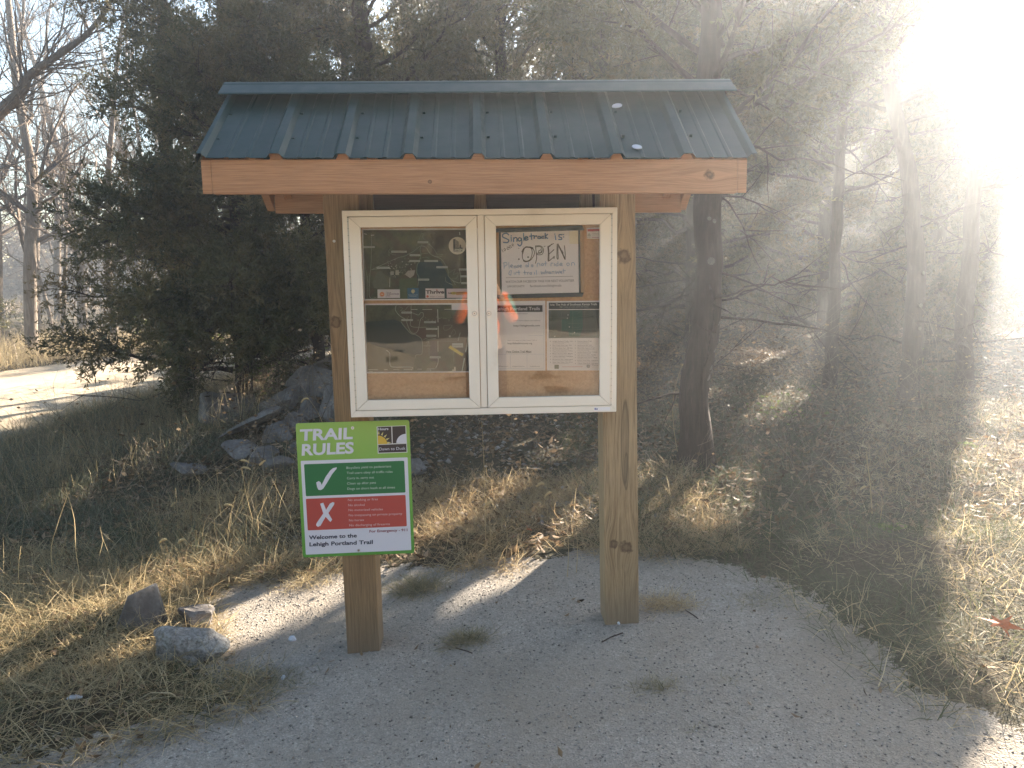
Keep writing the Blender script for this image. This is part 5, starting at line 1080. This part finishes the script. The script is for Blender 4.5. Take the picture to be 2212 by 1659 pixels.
brush(420, (-5.5, -1.4, 1.3, 7.5), 'dead_weeds', 'thin dead weed stalks left of the kiosk', 34, L=(.3, .9), r=.0018, el=1.3, tm=.7)
brush(260, (1.2, 5.0, .6, 5.0), 'dead_weed_stalks', 'thin dead weed stalks right of the kiosk', 35, L=(.3, .8), r=.0016, el=1.2, tm=.7)
g = np.random.default_rng(8); tp = tp[g.random(len(tp)) < .6]; nn = len(tp); c = tp + g.normal(0, .05, (nn, 3)); nr = g.normal(0, 1, (nn, 3)); d, a, b = frames(nr); s = g.uniform(.010, .026, nn)[:, None]
V = np.stack([c - a * s, c + b * s * .6, c + a * s, c - b * s * .6], 1).reshape(-1, 3)
tag(npmesh('bramble_leaves', V, np.arange(nn * 4).reshape(-1, 4), M['greenleaf'] if False else M['litter'], np.repeat(g.random(nn), 4)), 'small dry and green leaves hanging on the bramble tangle', 'leaves', kind='stuff')
for i, (xd, yd, Y, r_, n_) in enumerate(((640, 845, 6.4, .5, 500), (560, 740, 7.2, .6, 500), (1985, 770, 5, .10, 24), (2085, 1010, 3.2, .12, 40), (1905, 1270, 1.2, .14, 60), (1690, 920, 4.8, .35, 120), (430, 700, 12, 1.1, 500))):
    p = ony(xd, yd, Y); gg = np.random.default_rng(90 + i); c = p + gg.normal(0, r_ * .5, (n_, 3)); c[:, 2] = np.maximum(c[:, 2], terr(c[:, 0], c[:, 1]) + .03); d, a, b = frames(gg.normal(0, 1, (n_, 3))); s = gg.uniform(.012, .024, n_)[:, None] * (1 + .08 * Y)
    V = np.stack([c - a * s, c + b * s * .6, c + a * s, c - b * s * .6], 1).reshape(-1, 3)
    t = thing('green_shrub', ['yellow green shrub behind the rubble pile', 'leafy green shrub under the big left cedar', 'tiny green sapling beside the knotty cedar', 'small green seedling left of the sunny grass edge', 'low green weed in the shaded grass right of the post', 'green weeds in the lit patch behind the knotty cedar', 'green shrub beyond the road under bare trees'][i], 'shrub', (p[0], p[1], float(terr(p[0], p[1]))))
    npmesh('leaves', V, np.arange(n_ * 4).reshape(-1, 4), M['greenleaf'], np.repeat(gg.random(n_), 4), parent=t)
    S = []; st = np.array([[p[0], p[1], float(terr(p[0], p[1])) - .03]]).repeat(min(n_, 40), 0); cc = c[:len(st)]; mid = (st + cc) / 2 + gg.normal(0, .05 * r_, cc.shape)
    rr = np.full(len(st), .003); S = [segtubes(st, mid, rr, rr * .7), segtubes(mid, cc, rr * .7, rr * .4)] if False else [segtubes(st, mid, rr, rr * .7, 3), segtubes(mid, cc, rr * .7, rr * .4, 3)]
    V, Fq = join(S); npmesh('stems', V, Fq, M['twig'], np.full(len(V), .3), parent=t)

# loose stones on the pad
g = np.random.default_rng(44)
OCT = np.array([[1, 0, 0], [-1, 0, 0], [0, 1, 0], [0, -1, 0], [0, 0, 1], [0, 0, -1]], float); OF = np.array([[0, 2, 4], [2, 1, 4], [1, 3, 4], [3, 0, 4], [2, 0, 5], [1, 2, 5], [3, 1, 5], [0, 3, 5]])
def pebbles(n, bxs, name, label, seed, s0, s1, cond):
    g = np.random.default_rng(seed); P = box(*bxs)(n, g); P = P[cond(P[:, 0], P[:, 1])]; n = len(P); s = s0 + (s1 - s0) * g.random(n) ** 3
    V = OCT[None] * (g.uniform(.6, 1.2, (n, 6))[..., None]) + g.normal(0, .15, (n, 6, 3)); V[..., 2] *= .6; th = g.uniform(0, 6.28, n); c, si = np.cos(th)[:, None], np.sin(th)[:, None]
    V = np.stack([V[..., 0] * c - V[..., 1] * si, V[..., 0] * si + V[..., 1] * c, V[..., 2]], -1) * s[:, None, None] + np.stack([P[:, 0], P[:, 1], terr(P[:, 0], P[:, 1]) + .006 + s * .25], 1)[:, None]
    return tag(npmesh(name, V.reshape(-1, 3), (OF[None] + np.arange(n)[:, None, None] * 6).reshape(-1, 3), M['pebble'], np.repeat(np.clip(g.normal(.5, .28, n), 0, 1), 6)), label, 'stones', kind='stuff')
pebbles(30000, (-2.5, 3.0, -1.6, 1.4), 'loose_gravel', 'fine loose crushed stone on the pad', 45, .0022, .0085, lambda x, y: sdp(x, y) < .05)
pebbles(2600, (-1.6, 1.4, 1.2, 5.0), 'rubble_stones', 'small pale stones on the bank behind the kiosk', 46, .008, .04, lambda x, y: (sdp(x, y) > .5) & (vnoise(x * 1.5, y * 1.5, 47) > .35))

# --- boulders
def rockmesh(g, planes=14, noise_=.05, n=20, d0=.5):
    th = np.linspace(0, np.pi, n + 1)[1:-1]; ph = np.linspace(0, 2 * np.pi, 2 * n, endpoint=False); T_, Pp = np.meshgrid(th, ph, indexing='ij')
    D = np.stack([np.sin(T_) * np.cos(Pp), np.sin(T_) * np.sin(Pp), np.cos(T_)], -1).reshape(-1, 3); D = np.concatenate([D, [[0, 0, 1.]], [[0, 0, -1.]]])
    Nn = g.normal(0, 1, (planes, 3)); Nn /= np.linalg.norm(Nn, axis=1, keepdims=True); dist = g.uniform(d0, 1.0, planes)
    dot = D @ Nn.T; rr = np.where(dot > .05, dist / np.maximum(dot, .05), 9).min(1); rr = np.minimum(rr, 1.25)
    rr *= 1 + noise_ * (vnoise(D[:, 0] * 3 + 5, D[:, 1] * 3 + D[:, 2] * 2.3, int(g.integers(99))) - .5) * 2
    V = D * rr[:, None]; m_, n2 = len(th), len(ph); F_ = []
    for i in range(m_ - 1):
        for j in range(n2): F_.append((i * n2 + j, (i + 1) * n2 + j, (i + 1) * n2 + (j + 1) % n2, i * n2 + (j + 1) % n2))
    for j in range(n2): F_.append((m_ * n2, j, (j + 1) % n2)); F_.append((m_ * n2 + 1, (m_ - 1) * n2 + (j + 1) % n2, (m_ - 1) * n2 + j))
    return V, F_
def boulder(xd, yd, wd, hd, Y, label, seed, dark=False, rot=0., dep=.8, group='rubble pile stones', pale=False):
    g = np.random.default_rng(seed); V, F_ = rockmesh(g, 9 if not pale else 26, .08 if not pale else .10, 20 if not pale else 30, .5 if not pale else .76)
    p = ony(xd, yd, Y); sc1 = np.linalg.norm(p - CAM) / F; w_, h_ = wd * sc1 / 2, hd * sc1 / 2
    V = V * np.array([w_, w_ * dep, h_]) / .84; c, s = math.cos(rot), math.sin(rot); V = np.stack([V[:, 0] * c + V[:, 2] * s, V[:, 1], -V[:, 0] * s + V[:, 2] * c], 1)
    b = MB(); b.add(V, F_, M['rock_dark' if dark else 'rock_pale' if pale else 'rock']); o = b.build('boulder'); o.location = p
    return tag(o, label, 'rock', group)
RG = 'stones at the pad edge'
p = ony(283, 1338, .42); b = MB(); s_ = np.array([.145, .15, .15])
q = [np.array(t_) * s_ for t_ in ((-1.0, 0, -1.1), (.0, -.15, .92), (.72, -.1, -1.0), (.66, .9, 1.0), (1.15, .7, -.8), (-.2, 1.3, .35), (-.7, 1.1, -1.1))]
b.add(q, [(0, 2, 1), (1, 2, 4, 3), (1, 3, 5), (0, 1, 5, 6), (3, 4, 6, 5), (0, 6, 4, 2)], M['rock']); o = b.build('boulder', None, .012, seg=2); o.location = p; tag(o, 'angular dark block with a lit slanting face in the straw, left front', 'rock', RG)
boulder(412, 1394, 112, 64, .16, 'pale pitted stone on the gravel edge, nearest of the three stones', 12, False, .05, group=RG, pale=True)
boulder(427, 1337, 66, 44, .50, 'small grey stone just behind the pale pitted one', 3, False, .1, group=RG)
for i, (xd, yd, w_, h_, Y, rot, dk_, lb) in enumerate((
        (690, 845, 92, 80, 4.7, .1, 0, 'largest grey boulder at the top of the rubble pile beside the left post'), (672, 903, 92, 62, 4.2, .25, 0, 'rounded triangular boulder under the largest one'), (623, 872, 84, 40, 4.5, -.45, 0, 'tilted slab left of the largest boulder'),
        (540, 913, 112, 24, 4.1, -.42, 0, 'long thin concrete slab leaning across the pile'), (612, 945, 78, 56, 3.9, .2, 0, 'bluish stone below the long slab'), (480, 885, 96, 64, 4.9, -.2, 1, 'big dark boulder under the left cedar'), (720, 880, 50, 90, 4.1, .1, 0, 'upright stone touching the left post'),
        (520, 972, 62, 30, 3.5, .1, 0, 'low bluish rock at the foot of the pile'), (668, 985, 66, 50, 3.5, -.1, 0, 'grey stone just left of the rules sign'), (400, 1010, 56, 24, 3.2, .1, 0, 'low pale rock in the weeds left of the pile'), (605, 1010, 56, 34, 3.1, .1, 1, 'brownish stone half hidden by weeds in front of the pile'),
        (735, 950, 60, 50, 3.6, .2, 1, 'dark stone showing between the sign top and the post'), (590, 900, 60, 44, 4.6, .2, 1, 'dark stone behind the long slab'), (700, 795, 70, 40, 5.2, -.3, 1, 'dark flat stone on top of the pile'), (560, 990, 56, 34, 3.4, -.3, 0, 'small angular stone between the bluish rocks'),
        (640, 925, 60, 44, 4.0, .5, 0, 'wedge of stone in the middle of the pile'), (900, 1010, 40, 26, 3.0, .2, 0, 'small stone on the bank right of the rules sign'), (1180, 1035, 26, 18, 2.9, .1, 0, 'small white stone in the lit straw behind the case'))):
    boulder(xd, yd, w_, h_, Y, lb, 500 + i, bool(dk_), rot)

# --- grass tufts growing in the gravel
def tuft(xd, yd, r_, n_, h_, label, seed, m='straw_dull', group='grass tufts in the gravel'):
    p = onter(xd, yd); g = np.random.default_rng(seed)
    P = np.stack([p[0] + g.normal(0, r_ * .45, n_), p[1] + g.normal(0, r_ * .3, n_)], 1)
    o = blades(n_, lambda n, g_: P, lambda x, y: h_ + 0 * x, .0034, .5, m, 'grass_tuft', None, seed, kind=None, cat=None, curl=.9, tmu=.72)
    for k_ in list(o.keys()): del o[k_]
    c = Vector((p[0], p[1], p[2])); o.data.transform(Matrix.Translation(-c)); o.location = c
    return tag(o, label, 'grass tuft', group)
tuft(1012, 1385, .12, 900, .11, 'round brown tuft in the gravel midway between the posts', 601)
tuft(905, 1275, .18, 1100, .16, 'wide dull tuft in the gravel right of the left post', 602)
tuft(1420, 1490, .11, 600, .06, 'dark low tuft in the gravel right of the right post foot', 603)
tuft(1440, 1310, .17, 1000, .12, 'rusty tuft beside the right post', 604, 'straw_red')
tuft(660, 1265, .22, 900, .10, 'flat straw mat left of the left post', 605, 'straw')
tuft(1575, 1475, .06, 110, .04, 'thin yellow tuft, farthest right of the tufts beside the grass', 606)
tuft(1505, 1585, .05, 70, .05, 'tiny tuft near the lower right of the gravel', 607)
tuft(560, 1480, .24, 1300, .10, 'dark creeping grass spilling onto the gravel from the left stones', 608)
tuft(1640, 1300, .20, 500, .08, 'faint grass patch at the pad edge in front of the shaded grass', 609)
tuft(1100, 1240, .2, 420, .07, 'sparse straw on the back edge of the pad', 610, 'straw_red')

# --- foxtails and other single stalks
def foxtail(bx_, by_, hx, hy, label, hl=.07, droop=.6, seed=0, hr=.0065):
    g = np.random.default_rng(seed); p = onter(bx_, by_); e = ony(hx, hy, p[1] - .02)
    t = thing('foxtail', label, 'foxtail grass', (p[0], p[1], p[2]), 'foxtail stalks'); s = 1 if hx >= bx_ else -1
    pts = []
    for k in range(9):
        u = k / 8; q = p + (e - p) * u; q = q + np.array([0, 0, .0]) + np.array([-s * .06 * math.sin(u * math.pi) * 1., .01 * math.sin(5 * u), .05 * math.sin(u * math.pi)]); pts.append(q)
    b = MB(); b.tube(pts, [.0022 - .0012 * k / 8 for k in range(9)], M['seed'], 4); 
    for k in (2, 4):    # leaf blades on the stalk
        q = Vector(pts[k]); d = Vector((g.choice([-1, 1]) * .6, g.normal(0, .3), .5)); L = g.uniform(.08, .16); w_ = .003
        a_, c_ = q + d * L * .5, q + d * L * .8 - Vector((0, 0, L * .35)); b.add([q, a_ + Vector((0, 0, w_)), c_, a_ - Vector((0, 0, w_))], [(0, 1, 2, 3)], M['seed'])
    b.build('stem', t)
    d = Vector(pts[-1] - pts[-2]).normalized(); q = Vector(pts[-1]); hp = [q]
    for k in range(7):
        d = (d + Vector((s * .12 * droop, 0, -.34 * droop))).normalized(); q = q + d * hl / 7; hp.append(q)
    b = MB(); b.tube(hp, [hr * .4, hr, hr * 1.15, hr * 1.1, hr, hr * .85, hr * .6, hr * .2], M['seed'], 7)
    for k in range(170):
        i = g.integers(1, 7); c = hp[i]; dd = Vector(g.normal(0, 1, 3)).normalized(); dd = (dd + (hp[i] - hp[i - 1]).normalized() * .6).normalized(); L = hr * 2.1; sd = dd.orthogonal() * .0006
        b.add([c + sd, c - sd, c + dd * L], [(0, 1, 2)], M['seed'])
    b.build('seed_head', t); return t
for i, a in enumerate(((395, 1130, 520, 994, 'tall foxtail with a hooked seed head above the weeds left of the sign'), (470, 1120, 523, 1010, 'short foxtail just under the hooked one'), (548, 1150, 561, 1005, 'upright foxtail between the pile and the sign', .06, .15), (440, 1200, 485, 1090, 'bright foxtail in the weeds at mid left'),
                       (700, 1010, 668, 862, 'drooping foxtail in front of the largest boulder', .085, 1.2), (560, 1110, 380, 1085, 'foxtail bent to the left over the weeds', .05, .8), (380, 1290, 362, 1165, 'short foxtail behind the dark block', .05, 1.), (430, 1330, 402, 1165, 'foxtail pair behind the small grey stone', .05, 1.2),
                       (1225, 1250, 1175, 1045, 'foxtail in the lit straw right of the sign', .05, 1.), (1245, 1240, 1192, 1063, 'curled foxtail beside the lit one', .06, 1.4), (1465, 985, 1472, 790, 'foxtail beside the right post in front of dark trunks', .06, 1.3), (1085, 1240, 1062, 1085, 'looped foxtail right behind the sign edge', .06, 1.5),
                       (2110, 1010, 2165, 905, 'foxtail at the sunny grass edge', .06, .5), (2150, 1010, 2190, 930, 'foxtail at the right frame edge', .06, .6), (2060, 1040, 2090, 945, 'foxtail left of the sunny grass corner', .05, .8), (1900, 1130, 1870, 1050, 'pale foxtail in the shaded grass', .05, .8))):
    foxtail(*a[:5], *(a[5:] or ()), seed=700 + i)
def stalk(pts, Y, label, r_=.003, name='dead_stalk', grp='long dead stalks', m='seed'):
    q = [ony(x, y, Y) for x, y in pts]; q = smooth([tuple(v) for v in q], 4); b = MB(); b.tube(q, [r_ * (1 - .6 * k / len(q)) for k in range(len(q))], M[m], 4)
    g = np.random.default_rng(len(label))
    for k in range(6):
        i = g.integers(2, len(q) - 1); c = Vector(q[i]); d = Vector((g.normal(0, .6), g.normal(0, .3), .6)).normalized(); L = g.uniform(.03, .09); sd = Vector((.0015, 0, .0005)); b.add([c + sd, c - sd, c + d * L], [(0, 1, 2)], M[m])
    o = b.build(name); c = Vector(q[0]); o.data.transform(Matrix.Translation(-c)); o.location = c; return tag(o, label, 'stalk', grp)
stalk([(360, 1360), (430, 1230), (510, 1120), (560, 1030)], .9, 'long straight stalk slanting up right from the three stones')
stalk([(1050, 1230), (1048, 1100), (1045, 990), (1040, 910)], 1.3, 'tall thin stalk right of the sign, reaching the case')
stalk([(1062, 1230), (1056, 1090), (1050, 1000)], 1.32, 'second thin stalk beside the tall one', .0022)
stalk([(1660, 1245), (1663, 1170), (1665, 1110)], .9, 'short straight stalk below the knotty trunk', .0018)
stalk([(1885, 1130), (1880, 1050), (1872, 985)], 1.6, 'feathery stalk in the shaded grass right of the pad', .004)
stalk([(1720, 790), (1800, 690), (1905, 610), (2000, 560)], 5.2, 'long dead twig arching between the right trunks', .005, m='bark_pale') if False else None
stalk([(130, 1300), (110, 1200), (125, 1130), (150, 1060)], 1.2, 'branching dry weed at the far left', .003)
stalk([(190, 1320), (165, 1200), (160, 1120), (140, 1050)], 1.1, 'pale dry weed right of the branching one', .003)
stalk([(60, 1330), (40, 1250), (45, 1180)], 1.0, 'short dry weed at the left frame edge', .003)
# --- leaves and litter on the ground
def star_leaf(xd, yd, s, label, m, seed, up_=.03, name='oak_leaf', cat='leaf', grp=None):
    p = onter(xd, yd); g = np.random.default_rng(seed); pts = []
    for k in range(18):
        a = k / 18 * 6.283; r_ = s * (1 if k % 3 == 0 else .42) * (.7 + .5 * abs(math.cos(a))); pts.append((r_ * math.cos(a), r_ * math.sin(a) * .7, .25 * r_ * math.sin(2 * a) + up_))
    b = MB(); b.add(pts + [(0, 0, up_)], [(k, (k + 1) % 18, 18) for k in range(18)], m); o = b.build(name); o.location = p; o.rotation_euler = (.5, g.normal(0, .3), g.uniform(0, 6)); return tag(o, label, cat, grp)
star_leaf(2155, 1370, .085, 'big orange oak leaf standing in the sunny grass', M['oak'], 1, .08)
star_leaf(1135, 1160, .05, 'red leaf cluster in the straw behind the pad', M['oak'], 2, .06)
star_leaf(1117, 1172, .035, 'smaller red leaf left of the red cluster', M['oak'], 5, .05)
star_leaf(625, 875, .03, 'single red leaf on a twig above the rubble pile', M['oak'], 3, .3) if False else None
star_leaf(130, 1395, .05, 'curled tan leaf in the left corner grass', flat('tan leaf', (.35, .22, .14)), 4)
star_leaf(2130, 1455, .05, 'tan leaf in the sunny grass below the orange one', flat('tan leaf', (.45, .28, .15)), 6)
for i, (xd, yd, w_, h_, lb) in enumerate(((162, 1513, 36, 9, 'long white paper scrap in the left corner grass'), (632, 1387, 22, 14, 'white chip on the gravel left of the left post foot'), (1336, 1352, 12, 6, 'small white pebble at the right post foot'), (612, 1470, 18, 8, 'pale chip lying on the gravel near the creeping grass'))):
    p = onter(xd, yd); sc1 = np.linalg.norm(p - CAM) / F; b = MB(); g = np.random.default_rng(i); w_ *= sc1 * .7; h_ *= sc1 * .6
    b.tube([(-w_ / 2, 0, 0), (-w_ / 4, .002, .003), (0, 0, .004), (w_ / 4, -.002, .002), (w_ / 2, 0, 0)], [h_ * .35, h_ * .8, h_ * .9, h_ * .7, h_ * .3], M['chip'], 6); o = b.build('litter_scrap'); o.location = p + np.array([0, 0, .012]); o.rotation_euler = (0, 0, .2 - .5 * i)
    tag(o, lb, 'litter')
for i, (P, lb) in enumerate((([(1300, 1392), (1320, 1381), (1345, 1372)], 'thin dark twig on the gravel left of the right post'), ([(985, 1405), (1010, 1412), (1020, 1416)], 'short twig beside the round brown tuft'), ([(1480, 1322), (1500, 1335), (1508, 1342)], 'grey stick at the edge of the rusty tuft'), ([(915, 1160), (905, 1225)], 'straw stem standing behind the wide dull tuft'))):
    q = [onter(*v) + np.array([0, 0, .012]) for v in P]; b = MB(); b.tube(q, .003, M['bark'], 5); o = b.build('fallen_twig'); c = Vector(q[0]); o.data.transform(Matrix.Translation(-c)); o.location = c; tag(o, lb, 'twig', 'fallen twigs')

# ------------------------------------------------------------------ behind the camera: what the glass mirrors
def mirrorwoods():
    g = np.random.default_rng(410); n = 36000; x = g.uniform(-24, 24, n); y = -20 - g.uniform(0, 5, n); z = g.uniform(0, 1, n) * (7.5 + 4 * vnoise(x * .35, y * .2, 411))
    V, Fc, T_ = sprays(np.stack([x, y, z], 1), g.normal(0, 1, (n, 3)), g.uniform(2.4, 4.2, n), g, np.clip(g.normal(.45, .2, n), 0, 1))
    tag(npmesh('opposite_woods', V, Fc, M['cedar'], T_ * .5), 'tree line across the gravel lot, mirrored in the case glass', 'woods', kind='stuff')
mirrorwoods()
def skin(name, pts, edges, m, par, sub=2):
    me = bpy.data.meshes.new(name); me.from_pydata([p[:3] for p in pts], edges, []); me.materials.append(m); o = link(name, me, par)
    md = o.modifiers.new('skin', 'SKIN'); md.use_smooth_shade = True
    for i, p in enumerate(pts):
        r_ = p[3]; me.skin_vertices[0].data[i].radius = (r_, p[4] if len(p) > 4 else r_); me.skin_vertices[0].data[i].use_root = i == 0
    s_ = o.modifiers.new('sub', 'SUBSURF'); s_.levels = sub; s_.render_levels = sub
    dgx = bpy.context.evaluated_depsgraph_get(); mm = bpy.data.meshes.new_from_object(o.evaluated_get(dgx)); o.modifiers.clear(); o.data = mm
    return o
def person():
    t = thing('person', 'person in orange vest and dark trousers holding up a phone, mirrored in the case glass', 'person', (.03, -4.05, .0))
    sk = mat('skin', (.50, .30, .21), .5); org = mat('orange vest', (.85, .17, .03), .7); drk = mat('dark trousers', (.07, .065, .06), .85); grn = mat('green shirt', (.12, .30, .24), .8); shoe = mat('boots', (.05, .035, .025), .7); hair = mat('hair', (.05, .03, .02), .6); blk_ = mat('phone', (.02, .02, .02), .3)
    X, Y = .03, -4.05
    L = lambda a: [(X + p[0], Y + p[1], p[2]) + tuple(p[3:]) for p in a]
    body = L([(0, 0, 1.06, .12, .10), (0, 0, 1.25, .125, .095), (0, .0, 1.45, .15, .10), (0, 0, 1.58, .09, .075), (0, .01, 1.66, .058), (0, .02, 1.72, .06), (0, .02, 1.80, .085, .095), (0, .02, 1.88, .082, .092), (0, .01, 1.94, .055),
              (.10, 0, 1.00, .085), (.12, .03, .56, .06), (.13, -.02, .12, .042), (.14, .12, .05, .04), (-.10, 0, 1.00, .085), (-.13, -.02, .56, .06), (-.15, -.05, .12, .042), (-.17, .09, .05, .04),
              (.20, .0, 1.54, .055), (.27, .08, 1.32, .042), (.12, .28, 1.62, .030), (.06, .36, 1.76, .022), (-.20, .0, 1.54, .055), (-.27, .08, 1.32, .042), (-.12, .28, 1.62, .030), (-.05, .36, 1.76, .022)])
    skin('body', body, [(0, 1), (1, 2), (2, 3), (3, 4), (4, 5), (5, 6), (6, 7), (7, 8), (0, 9), (9, 10), (10, 11), (11, 12), (0, 13), (13, 14), (14, 15), (15, 16), (3, 17), (17, 18), (18, 19), (19, 20), (3, 21), (21, 22), (22, 23), (23, 24)], sk, t)
    for s_ in (1, -1):       # hands: palm, four fingers and a thumb folded round the phone edge
        hx = .05 * s_ if s_ > 0 else -.045
        for k in range(4):
            z = 1.80 + .02 * k; skin('finger', L([(hx + .022 * s_, .365, z - .02, .010), (hx + .034 * s_, .40, z, .009), (hx + .020 * s_, .418, z + .006, .0085), (hx + .002 * s_, .42, z + .008, .007)]), [(0, 1), (1, 2), (2, 3)], sk, t, 1)
        skin('thumb', L([(hx + .01 * s_, .35, 1.77, .012), (hx + .012 * s_, .345, 1.81, .010), (hx - .004 * s_, .35, 1.84, .009)]), [(0, 1), (1, 2)], sk, t, 1)
    skin('trousers', L([(0, 0, 1.06, .145, .125), (.10, 0, .98, .11), (.12, .03, .56, .082), (.13, -.02, .16, .068), (-.10, 0, .98, .11), (-.13, -.02, .56, .082), (-.15, -.05, .16, .068)]), [(0, 1), (1, 2), (2, 3), (0, 4), (4, 5), (5, 6)], drk, t)
    skin('shirt', L([(0, 0, 1.08, .142, .118), (0, 0, 1.28, .145, .115), (0, 0, 1.47, .168, .118), (0, 0, 1.60, .10, .085), (.21, 0, 1.54, .072), (.275, .08, 1.33, .056), (-.21, 0, 1.54, .072), (-.275, .08, 1.33, .056)]), [(0, 1), (1, 2), (2, 3), (3, 4), (4, 5), (3, 6), (6, 7)], grn, t)
    skin('vest', L([(0, -.005, 1.12, .150, .128), (0, -.005, 1.30, .153, .125), (0, -.005, 1.48, .176, .126), (0, -.005, 1.59, .112, .098), (.17, 0, 1.56, .078), (-.17, 0, 1.56, .078), (.275, .08, 1.33, .060), (.17, .22, 1.54, .046), (-.275, .08, 1.33, .060), (-.17, .22, 1.54, .046)]), [(0, 1), (1, 2), (2, 3), (3, 4), (3, 5), (4, 6), (6, 7), (5, 8), (8, 9)], org, t)
    for s_ in (1, -1): skin('boot', L([(.14 * s_ if s_ > 0 else -.155, -.04, .16, .058), (.14 * s_ if s_ > 0 else -.16, -.02, .06, .055), (.145 * s_ if s_ > 0 else -.17, .14, .05, .045)]), [(0, 1), (1, 2)], shoe, t)
    b = MB()
    for s_ in (1, -1): b.tube([(X + .032 * s_, Y + .105, 1.845), (X + .032 * s_, Y + .114, 1.845)], .012, blk_, 10)
    b.tube([(X, Y + .11, 1.845), (X, Y + .128, 1.815), (X, Y + .115, 1.805)], [.007, .013, .009], sk, 8); b.tube([(X - .025, Y + .107, 1.775), (X, Y + .115, 1.772), (X + .025, Y + .107, 1.775)], .005, mat('lips', (.4, .16, .13), .5), 6); b.build('face', t)
    skin('hair', L([(0, -.01, 1.90, .088, .098), (0, -.02, 1.96, .07, .08), (0, -.05, 1.84, .08)]), [(0, 1), (0, 2)], hair, t)
    ph = thing('phone', 'black phone held up at eye level by the person', 'phone', (0, -3.66, 1.83)); b = MB(); b.box((0.0, -3.655, 1.835), (.075, .009, .15), blk_); b.build('case', ph, .004)
person()
# ------------------------------------------------------------------ haze volume added to stand in for lens glare
def haze():
    b = MB(); b.box((-3, 16, 6.), (60, 72, 15.), bpy.data.materials.new('glare haze')); o = b.build('haze'); m = b.mats[0]; m.use_nodes = True; t = m.node_tree; t.nodes.clear()
    vo = t.nodes.new('ShaderNodeVolumePrincipled'); vo.inputs['Color'].default_value = (.92, .95, 1., 1); vo.inputs['Density'].default_value = .0068; vo.inputs['Anisotropy'].default_value = .70
    ou = t.nodes.new('ShaderNodeOutputMaterial'); t.links.new(vo.outputs[0], ou.inputs['Volume'])
    o['label'] = 'added thin haze volume standing in for lens glare round the kiosk and woods'; o['kind'] = 'stuff'; o['category'] = 'haze'
haze()
#END
